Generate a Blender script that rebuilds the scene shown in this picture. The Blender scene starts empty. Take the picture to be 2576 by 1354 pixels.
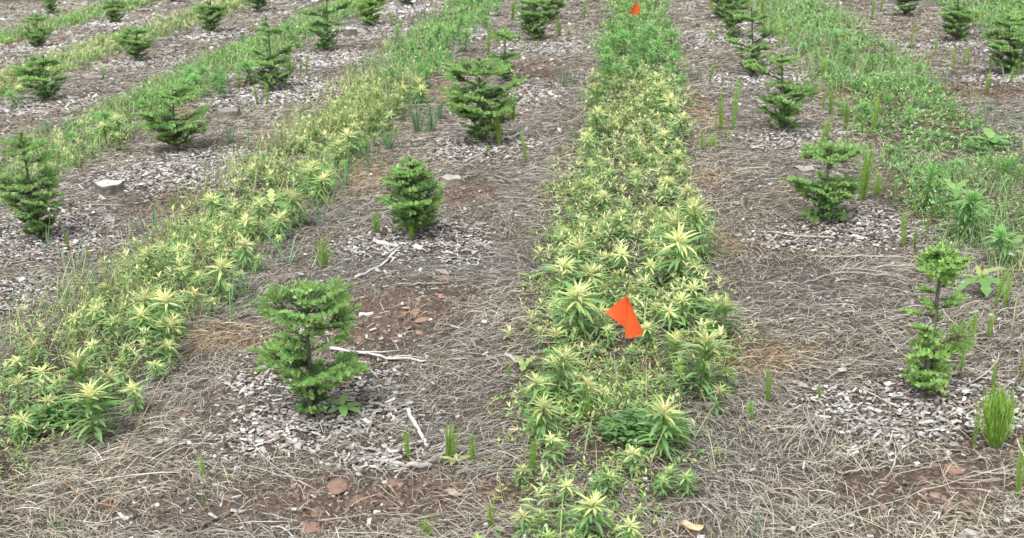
import bpy, math, random
import numpy as np
from mathutils import Vector
rng = np.random.default_rng(7)
random.seed(7)
C = bpy.context.scene.collection
SC = bpy.context.scene

# ------------------------------------------------------------------ camera geometry
F = 2947.0            # focal length, in pixels of a 2576 px wide picture
SLOPE = 0.056         # the field rises gently to the right
CAM_H = 1.55
PITCH = math.atan(1003.0 / F)
CP, SP = math.cos(PITCH), math.sin(PITCH)
ROW = np.array([0.0986, 0.99513])      # direction of the planting rows on the ground

# ------------------------------------------------------------------ noise
_LAT = [rng.random((256, 256)) for _ in range(8)]
def vnoise(x, y, k=0):
    x = np.asarray(x, float); y = np.asarray(y, float)
    xi = np.floor(x).astype(int); yi = np.floor(y).astype(int)
    fx = x - xi; fy = y - yi
    fx = fx * fx * (3 - 2 * fx); fy = fy * fy * (3 - 2 * fy)
    L = _LAT[k % 8]
    a = L[xi % 256, yi % 256]; b = L[(xi + 1) % 256, yi % 256]
    c = L[xi % 256, (yi + 1) % 256]; d = L[(xi + 1) % 256, (yi + 1) % 256]
    return (a * (1 - fx) + b * fx) * (1 - fy) + (c * (1 - fx) + d * fx) * fy
def fbm(x, y, k=0, o=3):
    s = 0; a = 0.5; t = 0
    for i in range(o):
        s = s + a * vnoise(x * 2 ** i + 17.3 * i, y * 2 ** i + 5.1 * i, k + i); t += a; a *= 0.5
    return s / t
def sstep(a, b, x):
    t = np.clip((x - a) / (b - a), 0, 1)
    return t * t * (3 - 2 * t)

# ------------------------------------------------------------------ picture point -> ground (flat slope first)
def ray(px, py):
    X = (px - 1288) / F; Y = (677 - py) / F
    return np.array([X, CP + Y * SP, -SP + Y * CP])
def flat(px, py, dz=0.0):
    d = ray(px, py); t = (dz - CAM_H) / (d[2] - SLOPE * d[0])
    return d[0] * t, d[1] * t, t
def uv(x, y):
    return x * ROW[1] - y * ROW[0], x * ROW[0] + y * ROW[1]
def xy(u, v):
    return u * ROW[1] + v * ROW[0], -u * ROW[0] + v * ROW[1]

# ------------------------------------------------------------------ layout tables (picture px of the 2576 px wide photograph)
# fir: base x,y  top x,y  half widths: top whorl, bush top, bush bottom; gap t0..t1; tone; label
FIRS = [
 (780,1055,768,690,112,140,66,.42,.82,0,'nearest young fir, bare grey middle stem, in wood chips left of the near orange flag', 'nearest fir'),
 (1035,595,1035,392,46,92,58,.80,.86,0,'full leafy young fir, second in the row left of the central weed strip', 'second left-row fir'),
 (1211,362,1204,146,80,98,50,.62,.80,0,'widest bushy young fir with umbrella top, third in the row left of the central strip', 'third left-row fir'),
 (1273,208,1268,70,38,44,24,.45,.80,0,'slim young fir with a small tuft above bare stem, just behind the widest bushy fir', 'fourth left-row fir'),
 (1351,106,1341,-3,46,50,32,.72,.86,0,'dense dark young fir in wood chips, top touching the upper edge', 'fifth left-row fir'),
 (1389,50,1386,-45,40,36,24,.70,.86,0,'young fir half hidden behind a dense dark fir, left of the far orange flag', 'sixth left-row fir'),
 (2320,1003,2385,595,62,48,66,.42,.86,1,'bright yellow-green young fir, round topknot on long bare stem, beside big fan-shaped horsetail', 'yellow-green fir'),
 (2072,565,2091,360,80,92,42,.50,.84,0,'young fir with wide umbrella top and long low arms, right row, in pale wood chips', 'second right-row fir'),
 (1966,333,1968,137,40,68,50,.62,.90,0,'young fir with a small flat topknot over a bushy base, third in the right row', 'third right-row fir'),
 (1894,193,1887,22,44,52,30,.40,.80,0,'young fir with a tall bare stem and leafy base, fourth in the right row', 'fourth right-row fir'),
 (1846,101,1853,-25,36,34,26,.70,.86,0,'loose open young fir, fifth in the right row by a weathered low stump', 'fifth right-row fir'),
 (1815,50,1815,-50,30,30,22,.75,.88,0,'farthest young fir of the right row, cut by the upper edge', 'farthest right-row fir'),
 (2533,188,2540,42,50,56,44,.62,.84,0,'bushy young fir at the right border, nearest of its row beyond the green strip', 'nearest outer-row fir'),
 (2405,106,2410,-30,36,52,34,.55,.85,0,'upright young fir, middle of the three beyond the right green strip', 'middle outer-row fir'),
 (2274,43,2272,-70,36,40,26,.70,.86,0,'young fir cut by the upper edge, farthest of the three beyond the right green strip', 'farthest outer-row fir'),
 (99,604,46,328,52,85,52,.55,.84,0,'tall young fir at the left border with drooping side branches over pale wood chips', 'left border fir'),
 (444,379,432,215,62,92,48,.50,.82,0,'young fir with flat umbrella top and wide skirt, in chips beside a sunken stump', 'umbrella fir'),
 (687,229,667,42,40,58,44,.42,.78,0,'young fir with a long bare stem between its tuft and bushy base, beside short horsetails', 'long stemmed fir'),
 (824,130,822,-20,46,58,28,.45,.86,0,'slender open young fir standing in front of the white-topped tall stump', 'fir by the tall stump'),
 (931,68,930,-30,34,40,26,.70,.88,1,'yellowish dense young fir behind the white-topped tall stump', 'yellowish far fir'),
 (1018,17,1018,-80,26,30,20,.70,.88,0,'young fir showing only its foot, at the upper edge behind the yellowish fir', 'half-hidden upper-edge fir'),
 (115,258,108,140,44,68,34,.48,.80,0,'young fir with spreading arms and narrow foot, by the flat stump on the upper left', 'spreading left fir'),
 (349,157,340,70,40,46,26,.60,.82,0,'compact young fir, umbrella over a dense dark base, in the upper left rows', 'compact fir'),
 (533,84,527,-25,30,42,28,.55,.84,0,'young fir with a bushy base in front of the upper yellow weeds', 'fir by yellow weeds'),
 (649,31,648,-60,28,34,22,.70,.88,0,'dark young fir at the upper edge, right of the upper yellow weeds', 'dark upper fir'),
 (97,123,92,35,34,42,22,.50,.80,0,'thin young fir with a tiered top, by bright chips in the upper left corner', 'tiered corner fir'),
 (289,60,283,-25,26,34,20,.60,.84,0,'young fir at the upper edge, second from the left corner', 'second corner fir'),
 (434,9,432,-70,22,28,18,.70,.88,0,'young fir showing only its foot at the upper edge, between two taller left firs', 'upper-edge fir foot'),
 (128,36,124,-35,26,26,14,.50,.80,0,'small dark young fir at the upper left corner above the tiered fir', 'small corner fir'),
]
STRIPS = [(-7.3,.30),(-5.5,.30),(-3.62,.32),(-1.88,.26),(0.05,.31),(1.71,.36),(3.5,.40),(5.3,.4)]
BARE = [(960,800,.36,.42),(1080,740,.22,.22),(820,1275,.52,.16),(1290,1235,.09,.08),(2330,1215,.35,.14),(2480,1120,.2,.1),(1410,820,.07,.06),
        (1380,165,.4,.4),(1170,490,.2,.3),(1360,190,.3,.3),(2340,500,.25,.5),(2230,250,.2,.4),(560,1000,.05,.04),(470,1050,.05,.03),(390,510,.3,.3),
        (620,205,.25,.5),(260,115,.4,.4),(2430,230,.4,.3),(1690,1230,.12,.08),(450,1160,.06,.03),(1740,1340,.1,.05),(230,240,.3,.2),(560,1090,.06,.03)]
CHIPS = [(-30,760,.3,.3),(60,600,.5,.45),(450,430,.5,.5),(690,235,.6,.6),(830,150,.5,.5),(930,80,.7,.6),(1030,25,.5,.7),(1220,375,.42,.4),(1290,235,.4,.4),
         (1350,120,.5,.4),(1040,600,.38,.28),(1180,630,.12,.2),(800,1060,.37,.20),(680,1120,.26,.12),(650,980,.15,.2),(960,1150,.15,.14),(920,960,.15,.18),
         (2140,570,.28,.28),(2050,600,.3,.2),(1990,345,.3,.35),(1900,200,.35,.4),(1840,100,.4,.5),(2320,1030,.33,.25),(2230,1050,.22,.14),(2460,1010,.22,.22),
         (2540,200,.4,.3),(2400,115,.4,.3),(110,270,.5,.4),(60,125,.7,.4),(200,130,.5,.3),(350,160,.4,.4),(540,90,.4,.4),(290,62,.4,.4),(1160,90,.3,.5),(600,190,.3,.4)]
GOLD = [(900,440,.25,.6),(860,400,.2,.4),(570,860,.25,.14),(560,160,.2,.5),(480,275,.25,.35),(430,300,.25,.3),(700,205,.2,.4),(1780,440,.12,.35),(1770,280,.12,.5),
        (1130,230,.2,.7),(1240,110,.15,.5),(2330,300,.3,.4),(1840,620,.1,.2),(1900,900,.25,.14),(2100,240,.15,.4)]
def ell(table):
    out = []
    for px, py, rx, ry in table:
        x, y, t = flat(px, py); out.append((x, y, rx, ry))
    return out
BARE_E, CHIP_E, GOLD_E = ell(BARE), ell(CHIPS), ell(GOLD)
def blot(E, x, y, rough=0.5, k=2):
    x = np.asarray(x, float); y = np.asarray(y, float)
    n = (fbm(x * 3.1, y * 3.1, k) - 0.5) * 2 * rough
    w = np.zeros(np.broadcast(x, y).shape)
    for cx, cy, rx, ry in E:
        d = ((x - cx) / rx) ** 2 + ((y - cy) / ry) ** 2
        w = np.maximum(w, 1 - sstep(0.45, 1.25, np.sqrt(d) + n))
    return w
def weedmask(x, y, soft=0.10):
    u, v = uv(np.asarray(x, float), np.asarray(y, float))
    u = u + (fbm(v * 1.3, u * 0.5, 4) - 0.5) * 0.28
    w = 0
    for uc, hw in STRIPS:
        w = np.maximum(w, 1 - sstep(hw - soft, hw + soft, np.abs(u - uc)))
    front = np.abs(u) < .6
    w = np.where(front & (v < 3.5), 1 - sstep(.24 - soft, .24 + soft, np.abs(u + .08) + .05 * (3.5 - v)), w)
    fade = .35 + .65 * sstep(2.6, 3.3, v)
    gap = np.clip((fbm(np.asarray(x, float) * 1.7, np.asarray(y, float) * 1.7, 0) - .34) * 6, .5, 1)
    w = np.where((u > 1.1) | (u < -2.6), w * gap, w)
    return w * np.where(front, fade, 1) * np.where((u > 1.2) & (u < 2.3), sstep(3.9, 5.2, v), 1)
def zones(x, y):
    chip = blot(CHIP_E, x, y, .35, 2)
    bare = blot(BARE_E, x, y, .55, 5)
    bare = np.maximum(bare, 0.4 * sstep(0.62, 0.74, fbm(np.asarray(x) * 1.1, np.asarray(y) * 1.1, 1)))
    weed = weedmask(x, y)
    return chip, bare, weed
def bumps(x, y):
    x = np.asarray(x, float); y = np.asarray(y, float)
    chip, bare, weed = zones(x, y)
    z = 0.035 * (fbm(x * 1.2, y * 1.2, 0) - 0.5) + 0.012 * (fbm(x * 6, y * 6, 3) - 0.5)
    z = z + 0.012 * chip * (fbm(x * 14, y * 14, 6) - .3)
    z = z + bare * 0.026 * (np.abs(fbm(x * 9, y * 9, 1) - 0.5) * 2 - .2) + bare * .010 * (vnoise(x * 45, y * 45, 2) - .5)
    r = np.hypot(x, y)
    return z * (1 - sstep(22, 40, r))
def height(x, y):
    return SLOPE * np.clip(np.asarray(x, float), -40, 40) + bumps(x, y)
def at(px, py, up=0.0):
    """the ground point under a place in the photograph (up: metres of plant above it)"""
    dz = up
    for _ in range(4):
        x, y, t = flat(px, py, dz); dz = up + float(bumps(x, y))
    return Vector((x, y, float(height(x, y)))), t / F

# ------------------------------------------------------------------ mesh collecting
class MB:
    def __init__(s): s.v = []; s.q = []; s.c = []; s.n = 0
    def add(s, v, q, c):
        v = np.asarray(v, np.float32).reshape(-1, 3); c = np.asarray(c, np.float32)
        if c.ndim == 1: c = np.broadcast_to(c, (len(v), 3))
        s.v.append(v); s.c.append(c.reshape(-1, 3)); s.q.append(np.asarray(q, np.int64).reshape(-1, 4) + s.n); s.n += len(v)
    def ribbons(s, P, W, S, col):
        """P (N,K,3) centre lines, W (N,K) widths, S (N,3) or (N,K,3) side vectors, col (N,3) or (N,K,3)"""
        N, K, _ = P.shape
        if S.ndim == 2: S = S[:, None, :]
        h = S * W[..., None] * 0.5
        V = np.stack([P - h, P + h], 2).reshape(-1, 3)
        i = (np.arange(N)[:, None] * K + np.arange(K - 1)[None]).reshape(-1) * 2
        col = np.asarray(col, float)
        if col.ndim == 1: col = np.broadcast_to(col, (N, 3))
        if col.ndim == 2: col = np.broadcast_to(col[:, None, :], (N, K, 3))
        s.add(V, np.stack([i, i + 1, i + 3, i + 2], 1), np.repeat(col.reshape(-1, 3), 2, 0))
    def leaves(s, P, W, S, U, fold, col):
        """like ribbons with a keel: three points a station"""
        N, K, _ = P.shape
        if S.ndim == 2: S = S[:, None, :]
        if U.ndim == 2: U = U[:, None, :]
        h = S * W[..., None] * 0.5; f = U * W[..., None] * fold
        V = np.stack([P - h + f, P, P + h + f], 2).reshape(-1, 3)
        i = (np.arange(N)[:, None] * K + np.arange(K - 1)[None]).reshape(-1) * 3
        q = np.concatenate([np.stack([i, i + 1, i + 4, i + 3], 1), np.stack([i + 1, i + 2, i + 5, i + 4], 1)])
        col = np.asarray(col, float)
        if col.ndim == 1: col = np.broadcast_to(col, (N, 3))
        if col.ndim == 2: col = np.broadcast_to(col[:, None, :], (N, K, 3))
        s.add(V, q, np.repeat(col.reshape(-1, 3), 3, 0))
    def tube(s, path, rad, col, n=6, cap=True):
        path = np.asarray(path, float); K = len(path)
        rad = np.broadcast_to(np.asarray(rad, float), (K,))
        T = np.gradient(path, axis=0); T /= np.linalg.norm(T, axis=1)[:, None] + 1e-9
        ref = np.array([0.31, 0.9, 0.3]) if abs(T[0][0]) > .7 else np.array([0.9, 0.31, 0.2])
        A = np.cross(T, ref); A /= np.linalg.norm(A, axis=1)[:, None] + 1e-9
        B = np.cross(T, A)
        a = np.arange(n) * 2 * math.pi / n
        V = path[:, None, :] + rad[:, None, None] * (np.cos(a)[None, :, None] * A[:, None] + np.sin(a)[None, :, None] * B[:, None])
        V = V.reshape(-1, 3)
        k, j = np.meshgrid(np.arange(K - 1), np.arange(n), indexing='ij')
        q = np.stack([k * n + j, k * n + (j + 1) % n, (k + 1) * n + (j + 1) % n, (k + 1) * n + j], -1).reshape(-1, 4)
        col = np.asarray(col, float)
        c = np.broadcast_to(col, (len(V), 3)) if col.ndim == 1 else np.repeat(col, n, 0)
        if cap:
            V = np.concatenate([V, path[-1:] + T[-1:] * rad[-1] * .3]); c = np.concatenate([c, c[-1:]])
            e = len(V) - 1; j = np.arange(n) + (K - 1) * n; j2 = (np.arange(n) + 1) % n + (K - 1) * n
            m = n // 2
            q = np.concatenate([q, np.stack([j[0:n:2], j2[0:n:2], j2[(np.arange(0, n, 2) + 1) % n], np.full(len(j[0:n:2]), e)], 1)])
        s.add(V, q, c)
    def boxes(s, Cn, A, B, D, col):
        """boxes from centres and three half-axes, each (N,3)"""
        sg = np.array([[-1,-1,-1],[1,-1,-1],[1,1,-1],[-1,1,-1],[-1,-1,1],[1,-1,1],[1,1,1],[-1,1,1]], float)
        jit = rng.uniform(.7, 1.15, (len(Cn), 8, 3))
        g = sg[None] * jit
        V = Cn[:, None] + g[..., 0:1] * A[:, None] + g[..., 1:2] * B[:, None] + sg[None, :, 2:3] * D[:, None]
        f = np.array([[0,3,2,1],[4,5,6,7],[0,1,5,4],[1,2,6,5],[2,3,7,6],[3,0,4,7]])
        q = (np.arange(len(Cn))[:, None, None] * 8 + f[None]).reshape(-1, 4)
        s.add(V.reshape(-1, 3), q, np.repeat(col, 8, 0))
    def mesh(s, name, mat, smooth=False):
        V = np.concatenate(s.v); Q = np.concatenate(s.q); c = np.concatenate(s.c)
        me = bpy.data.meshes.new(name)
        me.vertices.add(len(V)); me.vertices.foreach_set('co', V.ravel())
        me.loops.add(Q.size); me.loops.foreach_set('vertex_index', Q.astype(np.int32).ravel())
        me.polygons.add(len(Q)); me.polygons.foreach_set('loop_start', (np.arange(len(Q)) * 4).astype(np.int32))
        a = me.color_attributes.new('Col', 'FLOAT_COLOR', 'POINT')
        a.data.foreach_set('color', np.concatenate([np.clip(c, 0, 1), np.ones((len(c), 1), np.float32)], 1).astype(np.float32).ravel())
        me.update(calc_edges=True)
        me.polygons.foreach_set('use_smooth', np.full(len(Q), smooth))
        me.materials.append(mat)
        return me
def unit(v): return v / (np.linalg.norm(v, axis=-1, keepdims=True) + 1e-9)

# ------------------------------------------------------------------ materials
def mat_attr(name, rough=.7, trans=0.0, spec=.3, bump=0.0, bscale=200.0, vary=.12, nscale=60.0):
    m = bpy.data.materials.new(name); m.use_nodes = True
    nt = m.node_tree; N = nt.nodes; L = nt.links
    b = N['Principled BSDF']; b.inputs['Roughness'].default_value = rough; b.inputs['Specular IOR Level'].default_value = spec
    a = N.new('ShaderNodeAttribute'); a.attribute_name = 'Col'
    oi = N.new('ShaderNodeObjectInfo')
    nz = N.new('ShaderNodeTexNoise'); nz.inputs['Scale'].default_value = nscale; nz.inputs['Detail'].default_value = 3
    tc = N.new('ShaderNodeTexCoord'); L.new(tc.outputs['Object'], nz.inputs['Vector'])
    add = N.new('ShaderNodeMath'); add.operation = 'ADD'; L.new(nz.outputs['Fac'], add.inputs[0]); L.new(oi.outputs['Random'], add.inputs[1])
    mr = N.new('ShaderNodeMapRange'); mr.inputs['From Min'].default_value = .4; mr.inputs['From Max'].default_value = 1.6
    mr.inputs['To Min'].default_value = 1 - vary; mr.inputs['To Max'].default_value = 1 + vary
    L.new(add.outputs[0], mr.inputs['Value'])
    mu = N.new('ShaderNodeVectorMath'); mu.operation = 'SCALE'; L.new(a.outputs['Color'], mu.inputs[0]); L.new(mr.outputs[0], mu.inputs['Scale'])
    L.new(mu.outputs[0], b.inputs['Base Color'])
    if bump:
        n2 = N.new('ShaderNodeTexNoise'); n2.inputs['Scale'].default_value = bscale; n2.inputs['Detail'].default_value = 4
        L.new(tc.outputs['Object'], n2.inputs['Vector'])
        bp = N.new('ShaderNodeBump'); bp.inputs['Strength'].default_value = bump; bp.inputs['Distance'].default_value = .004
        L.new(n2.outputs['Fac'], bp.inputs['Height']); L.new(bp.outputs[0], b.inputs['Normal'])
    if trans:
        t = N.new('ShaderNodeBsdfTranslucent'); L.new(mu.outputs[0], t.inputs['Color'])
        mx = N.new('ShaderNodeMixShader'); mx.inputs[0].default_value = trans
        L.new(b.outputs[0], mx.inputs[1]); L.new(t.outputs[0], mx.inputs[2]); L.new(mx.outputs[0], N['Material Output'].inputs['Surface'])
    return m
M_STRAW = mat_attr('dry_straw', .75, .12, .25, vary=.15, nscale=2.5)
M_CHIP = mat_attr('weathered_wood_chips', .85, 0, .15, .5, 400, .2, 90)
M_LEAF = mat_attr('weed_leaf', .5, .35, .35, vary=.14, nscale=25)
M_GRASS = mat_attr('grass_blade', .5, .3, .35, vary=.15, nscale=12)
M_COVER = mat_attr('ground_cover_leaf', .6, .3, .25, vary=.2, nscale=4)
M_NEEDLE = mat_attr('fir_needles', .42, .25, .45, vary=.16, nscale=20)
M_BARK = mat_attr('fir_bark', .9, 0, .15, .9, 260, .25, 120)
M_TAIL = mat_attr('horsetail_stem', .55, .2, .3, vary=.14, nscale=15)
M_WOOD = mat_attr('bleached_wood', .8, 0, .2, .8, 160, .25, 60)
M_FLAG = mat_attr('orange_flag_plastic', .45, .35, .35, vary=.02, nscale=20)
M_WIRE = mat_attr('grey_flag_wire', .4, 0, .5, vary=.1)
M_CLOD = mat_attr('red_soil_clod', .95, 0, .08, .9, 120, .2, 50)
M_PETAL = mat_attr('flower_petals', .6, .3, .2, vary=.1)

def mat_ground():
    m = bpy.data.materials.new('red_brown_soil'); m.use_nodes = True
    nt = m.node_tree; N = nt.nodes; L = nt.links
    b = N['Principled BSDF']; b.inputs['Roughness'].default_value = .95; b.inputs['Specular IOR Level'].default_value = .1
    a = N.new('ShaderNodeAttribute'); a.attribute_name = 'Col'
    tc = N.new('ShaderNodeTexCoord')
    def noise(s, d=5, r=.6):
        n = N.new('ShaderNodeTexNoise'); n.inputs['Scale'].default_value = s; n.inputs['Detail'].default_value = d; n.inputs['Roughness'].default_value = r
        L.new(tc.outputs['Object'], n.inputs['Vector']); return n
    n1 = noise(9); n2 = noise(70); n3 = noise(300, 3)
    mr = N.new('ShaderNodeMapRange'); mr.inputs['From Min'].default_value = .3; mr.inputs['From Max'].default_value = .7
    mr.inputs['To Min'].default_value = .62; mr.inputs['To Max'].default_value = 1.38
    L.new(n2.outputs['Fac'], mr.inputs['Value'])
    sc = N.new('ShaderNodeVectorMath'); sc.operation = 'SCALE'; L.new(a.outputs['Color'], sc.inputs[0]); L.new(mr.outputs[0], sc.inputs['Scale'])
    gr = N.new('ShaderNodeMix'); gr.data_type = 'RGBA'
    L.new(sc.outputs[0], gr.inputs['A']); gr.inputs['B'].default_value = (.15, .115, .085, 1)
    r2 = N.new('ShaderNodeMapRange'); r2.inputs['From Min'].default_value = .45; r2.inputs['From Max'].default_value = .65; r2.inputs['To Max'].default_value = .6
    L.new(n1.outputs['Fac'], r2.inputs['Value']); L.new(r2.outputs[0], gr.inputs['Factor'])
    L.new(gr.outputs['Result'], b.inputs['Base Color'])
    ad = N.new('ShaderNodeMath'); ad.operation = 'ADD'; L.new(n2.outputs['Fac'], ad.inputs[0])
    ml = N.new('ShaderNodeMath'); ml.operation = 'MULTIPLY'; ml.inputs[1].default_value = .45; L.new(n3.outputs['Fac'], ml.inputs[0]); L.new(ml.outputs[0], ad.inputs[1])
    bp = N.new('ShaderNodeBump'); bp.inputs['Strength'].default_value = 1; bp.inputs['Distance'].default_value = .02
    L.new(ad.outputs[0], bp.inputs['Height']); L.new(bp.outputs[0], b.inputs['Normal'])
    return m

def link(name, me, parent=None):
    o = bpy.data.objects.new(name, me); C.objects.link(o)
    if parent: o.parent = parent
    return o
def tag(o, label=None, cat=None, group=None, kind=None):
    if label: o['label'] = label
    if cat: o['category'] = cat
    if group: o['group'] = group
    if kind: o['kind'] = kind
    return o
def empty(name, loc, label, cat, group=None):
    o = bpy.data.objects.new(name, None); C.objects.link(o); o.location = loc; o.empty_display_size = .05
    return tag(o, label, cat, group)

# ------------------------------------------------------------------ ground sheet
def build_ground():
    ys = [1.2]
    while ys[-1] < 22: ys.append(ys[-1] + max(.012, ys[-1] * .0048))
    ys = np.concatenate([[-300, -120, -50, -20, -8, -3, -1, 0, .6], ys, [24, 27, 31, 36, 44, 60, 90, 150, 300, 600]])
    xs = np.concatenate([[-600, -250, -100, -50, -40, -30, -22, -17, -14], np.arange(-12, -4, .035), np.arange(-4, 3, .014), np.arange(3, 8, .03), [8.5, 10, 13, 18, 25, 32, 40, 50, 100, 250, 600]])
    X, Y = np.meshgrid(xs, ys, indexing='xy')
    Z = height(X, Y)
    chip, bare, weed = zones(X, Y)
    gold = blot(GOLD_E, X, Y, .5, 3)
    red = fbm(X * 5, Y * 5, 6)
    c = np.zeros(X.shape + (3,))
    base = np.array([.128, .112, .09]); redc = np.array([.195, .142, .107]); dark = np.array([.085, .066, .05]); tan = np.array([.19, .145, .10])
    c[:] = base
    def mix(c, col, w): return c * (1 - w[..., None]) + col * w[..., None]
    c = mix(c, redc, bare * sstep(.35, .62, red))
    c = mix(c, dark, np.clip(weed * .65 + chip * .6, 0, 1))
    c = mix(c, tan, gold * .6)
    ny, nx = X.shape
    i, j = np.meshgrid(np.arange(ny - 1), np.arange(nx - 1), indexing='ij')
    k = i * nx + j
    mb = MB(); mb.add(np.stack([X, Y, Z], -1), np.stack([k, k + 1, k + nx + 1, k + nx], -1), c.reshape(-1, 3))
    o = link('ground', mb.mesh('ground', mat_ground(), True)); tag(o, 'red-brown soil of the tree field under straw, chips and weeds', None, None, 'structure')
build_ground()

# ------------------------------------------------------------------ sampling of the field
XMIN = lambda D: -.455 * D - .55
XMAX = lambda D: .455 * D + .45
def sample(n, p=1.15, d0=1.9, d1=19.0):
    """points over the field, thinner with distance"""
    t = rng.random(n); e = 2 - p
    D = (d0 ** e + t * (d1 ** e - d0 ** e)) ** (1 / e)
    x = XMIN(D) + rng.random(n) * (XMAX(D) - XMIN(D))
    y = D * 1.0
    k = ~((x < -4) & (y < -0.0))
    return x[k], y[k]

def pick(n, cols, p):
    c = np.array(cols)[rng.choice(len(cols), n, p=np.array(p) / sum(p))]
    return c * rng.uniform(.75, 1.2, (n, 1))

def lay_strands(name, label, n, lenr, wid, theta_sd, cols, p, mask, lift, d1=19.0, pw=1.15, gold=True, K=5, flow=True, bend=.9):
    x, y = sample(n, pw, 1.9, d1)
    keep = rng.random(len(x)) < mask(x, y)
    x, y = x[keep], y[keep]; n = len(x)
    th = (fbm(x * 1.1, y * 1.1, 2, 2) - .5) * 4.2 + (fbm(x * 4, y * 4, 5, 2) - .5) * 2.2 if flow else 0
    th = th + rng.normal(0, theta_sd, n) + np.where(rng.random(n) < .16, rng.uniform(-1.5, 1.5, n), 0)
    ln = rng.lognormal(math.log(lenr), .5, n).clip(lenr * .2, lenr * 3.2)
    b = rng.normal(0, bend, n) * np.where(rng.random(n) < .06, 2.5, 1)
    s = np.linspace(-.5, .5, K)[None]
    ang = th[:, None] + b[:, None] * s + .03 * np.sin(s * 9 + rng.uniform(0, 6, (n, 1)))
    st = ln[:, None] / (K - 1)
    px = x[:, None] + np.concatenate([np.zeros((n, 1)), np.cumsum(np.cos(ang[:, :-1]) * st, 1)], 1) - np.cos(th)[:, None] * ln[:, None] / 2
    py = y[:, None] + np.concatenate([np.zeros((n, 1)), np.cumsum(np.sin(ang[:, :-1]) * st, 1)], 1) - np.sin(th)[:, None] * ln[:, None] / 2
    thick = sstep(.3, .7, fbm(x * 2.2, y * 2.2, 7))
    z0 = rng.random(n) ** 1.6 * lift * (.35 + 1.0 * thick)
    tilt = rng.normal(0, .07, n)
    pz = height(px, py) + .0015 + np.maximum(0, z0[:, None] + tilt[:, None] * s * ln[:, None]) - .25 * lift * (np.abs(s) * 2) ** 2
    P = np.stack([px, py, pz], -1)
    T = unit(P[:, -1] - P[:, 0])
    up = unit(np.stack([rng.normal(0, .5, n), rng.normal(0, .5, n), np.ones(n)], -1))
    S = unit(np.cross(T, up))
    D = np.hypot(x, y)
    w = np.maximum(wid, wid * .21 * D) * rng.uniform(.5, 1.4, n)
    W = w[:, None] * np.array([.7] + [1] * (K - 2) + [.5])[None]
    col = pick(n, cols, p)
    tone = fbm(x * 1.7 + 9, y * 1.7, 6)[:, None]
    col = col * (.80 + .42 * tone) * (1 + (tone - .5) * np.array([.10, .0, -.22]))
    if gold:
        g = blot(GOLD_E, x, y, .5, 3); m = rng.random(n) < g * .5
        col[m] = pick(int(m.sum()), [(.47, .35, .19), (.41, .28, .15), (.54, .44, .27)], [3, 2, 2])
    mb = MB(); mb.ribbons(P, W, S, col)
    o = link(name, mb.mesh(name, M_STRAW)); tag(o, label, None, None, 'stuff')
    return o
def straw_mask(x, y):
    chip, bare, weed = zones(x, y)
    m = (1 - .72 * weed) * (1 - .78 * chip) * (1 - .90 * bare)
    return np.clip(m, .03, 1)
STRAW_C = [(.43, .41, .365), (.49, .435, .34), (.66, .63, .555), (.29, .262, .215), (.15, .13, .10)]
STRAW_P = [4, 3.2, 1.3, 3.2, 2.2]
lay_strands('dry_straw', 'flattened grey-tan dead grass straw lying between the rows', 520000, .056, .0014, .75, STRAW_C, STRAW_P, straw_mask, .026, K=4, bend=.22)
lay_strands('straw_crumbs', 'short broken grey straw bits scattered over the soil', 130000, .022, .0014, 1.2, STRAW_C, [3, 3, 3, 2, 1],
            lambda x, y: .35 + .4 * zones(x, y)[0] * .6 + .3 * zones(x, y)[1], .006, K=3, flow=False)
def crumbs():
    n = 260000
    x, y = sample(n, 1.3, 1.9, 14)
    bare = blot(BARE_E, x, y, .55, 5); chip = blot(CHIP_E, x, y, .35, 2)
    k = rng.random(len(x)) < np.clip(bare * .9 * (fbm(x * 6, y * 6, 2) * 1.6 - .2) + .05 + .15 * chip, 0, 1)
    x, y, bare = x[k], y[k], bare[k]; n = len(x); sc = np.maximum(1, np.hypot(x, y) / 5)
    r = rng.lognormal(math.log(.0032), .55, n).clip(.0012, .0095) * sc
    A = unit(rng.normal(0, 1, (n, 3)) * np.array([1, 1, .4])); U = unit(np.array([0, 0, 1.0]) + rng.normal(0, .5, (n, 3))); B = unit(np.cross(U, A)); A = unit(np.cross(B, U))
    col = pick(n, [(.185, .135, .102), (.15, .12, .094), (.24, .17, .13), (.11, .09, .07)], [3, 4, 2, 2])
    mb = MB(); mb.boxes(np.stack([x, y, height(x, y) + r * .2], -1), A * (r * rng.uniform(.7, 1.5, n))[:, None], B * (r * rng.uniform(.6, 1.1, n))[:, None], U * (r * .55)[:, None], col)
    o = link('soil_crumbs', mb.mesh('soil_crumbs', M_CLOD, True)); tag(o, 'small crumbs of red-brown soil on the bare patches', None, None, 'stuff')
crumbs()
lay_strands('loose_twigs', 'long thin pale stalks lying loose across the straw', 1500, .17, .0022, .9, [(.50, .46, .41), (.62, .58, .52), (.36, .30, .25)], [3, 2, 2],
            lambda x, y: np.clip(.9 - weedmask(x, y), .05, 1), .028, d1=12, K=7, gold=False, bend=.5)

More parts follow.
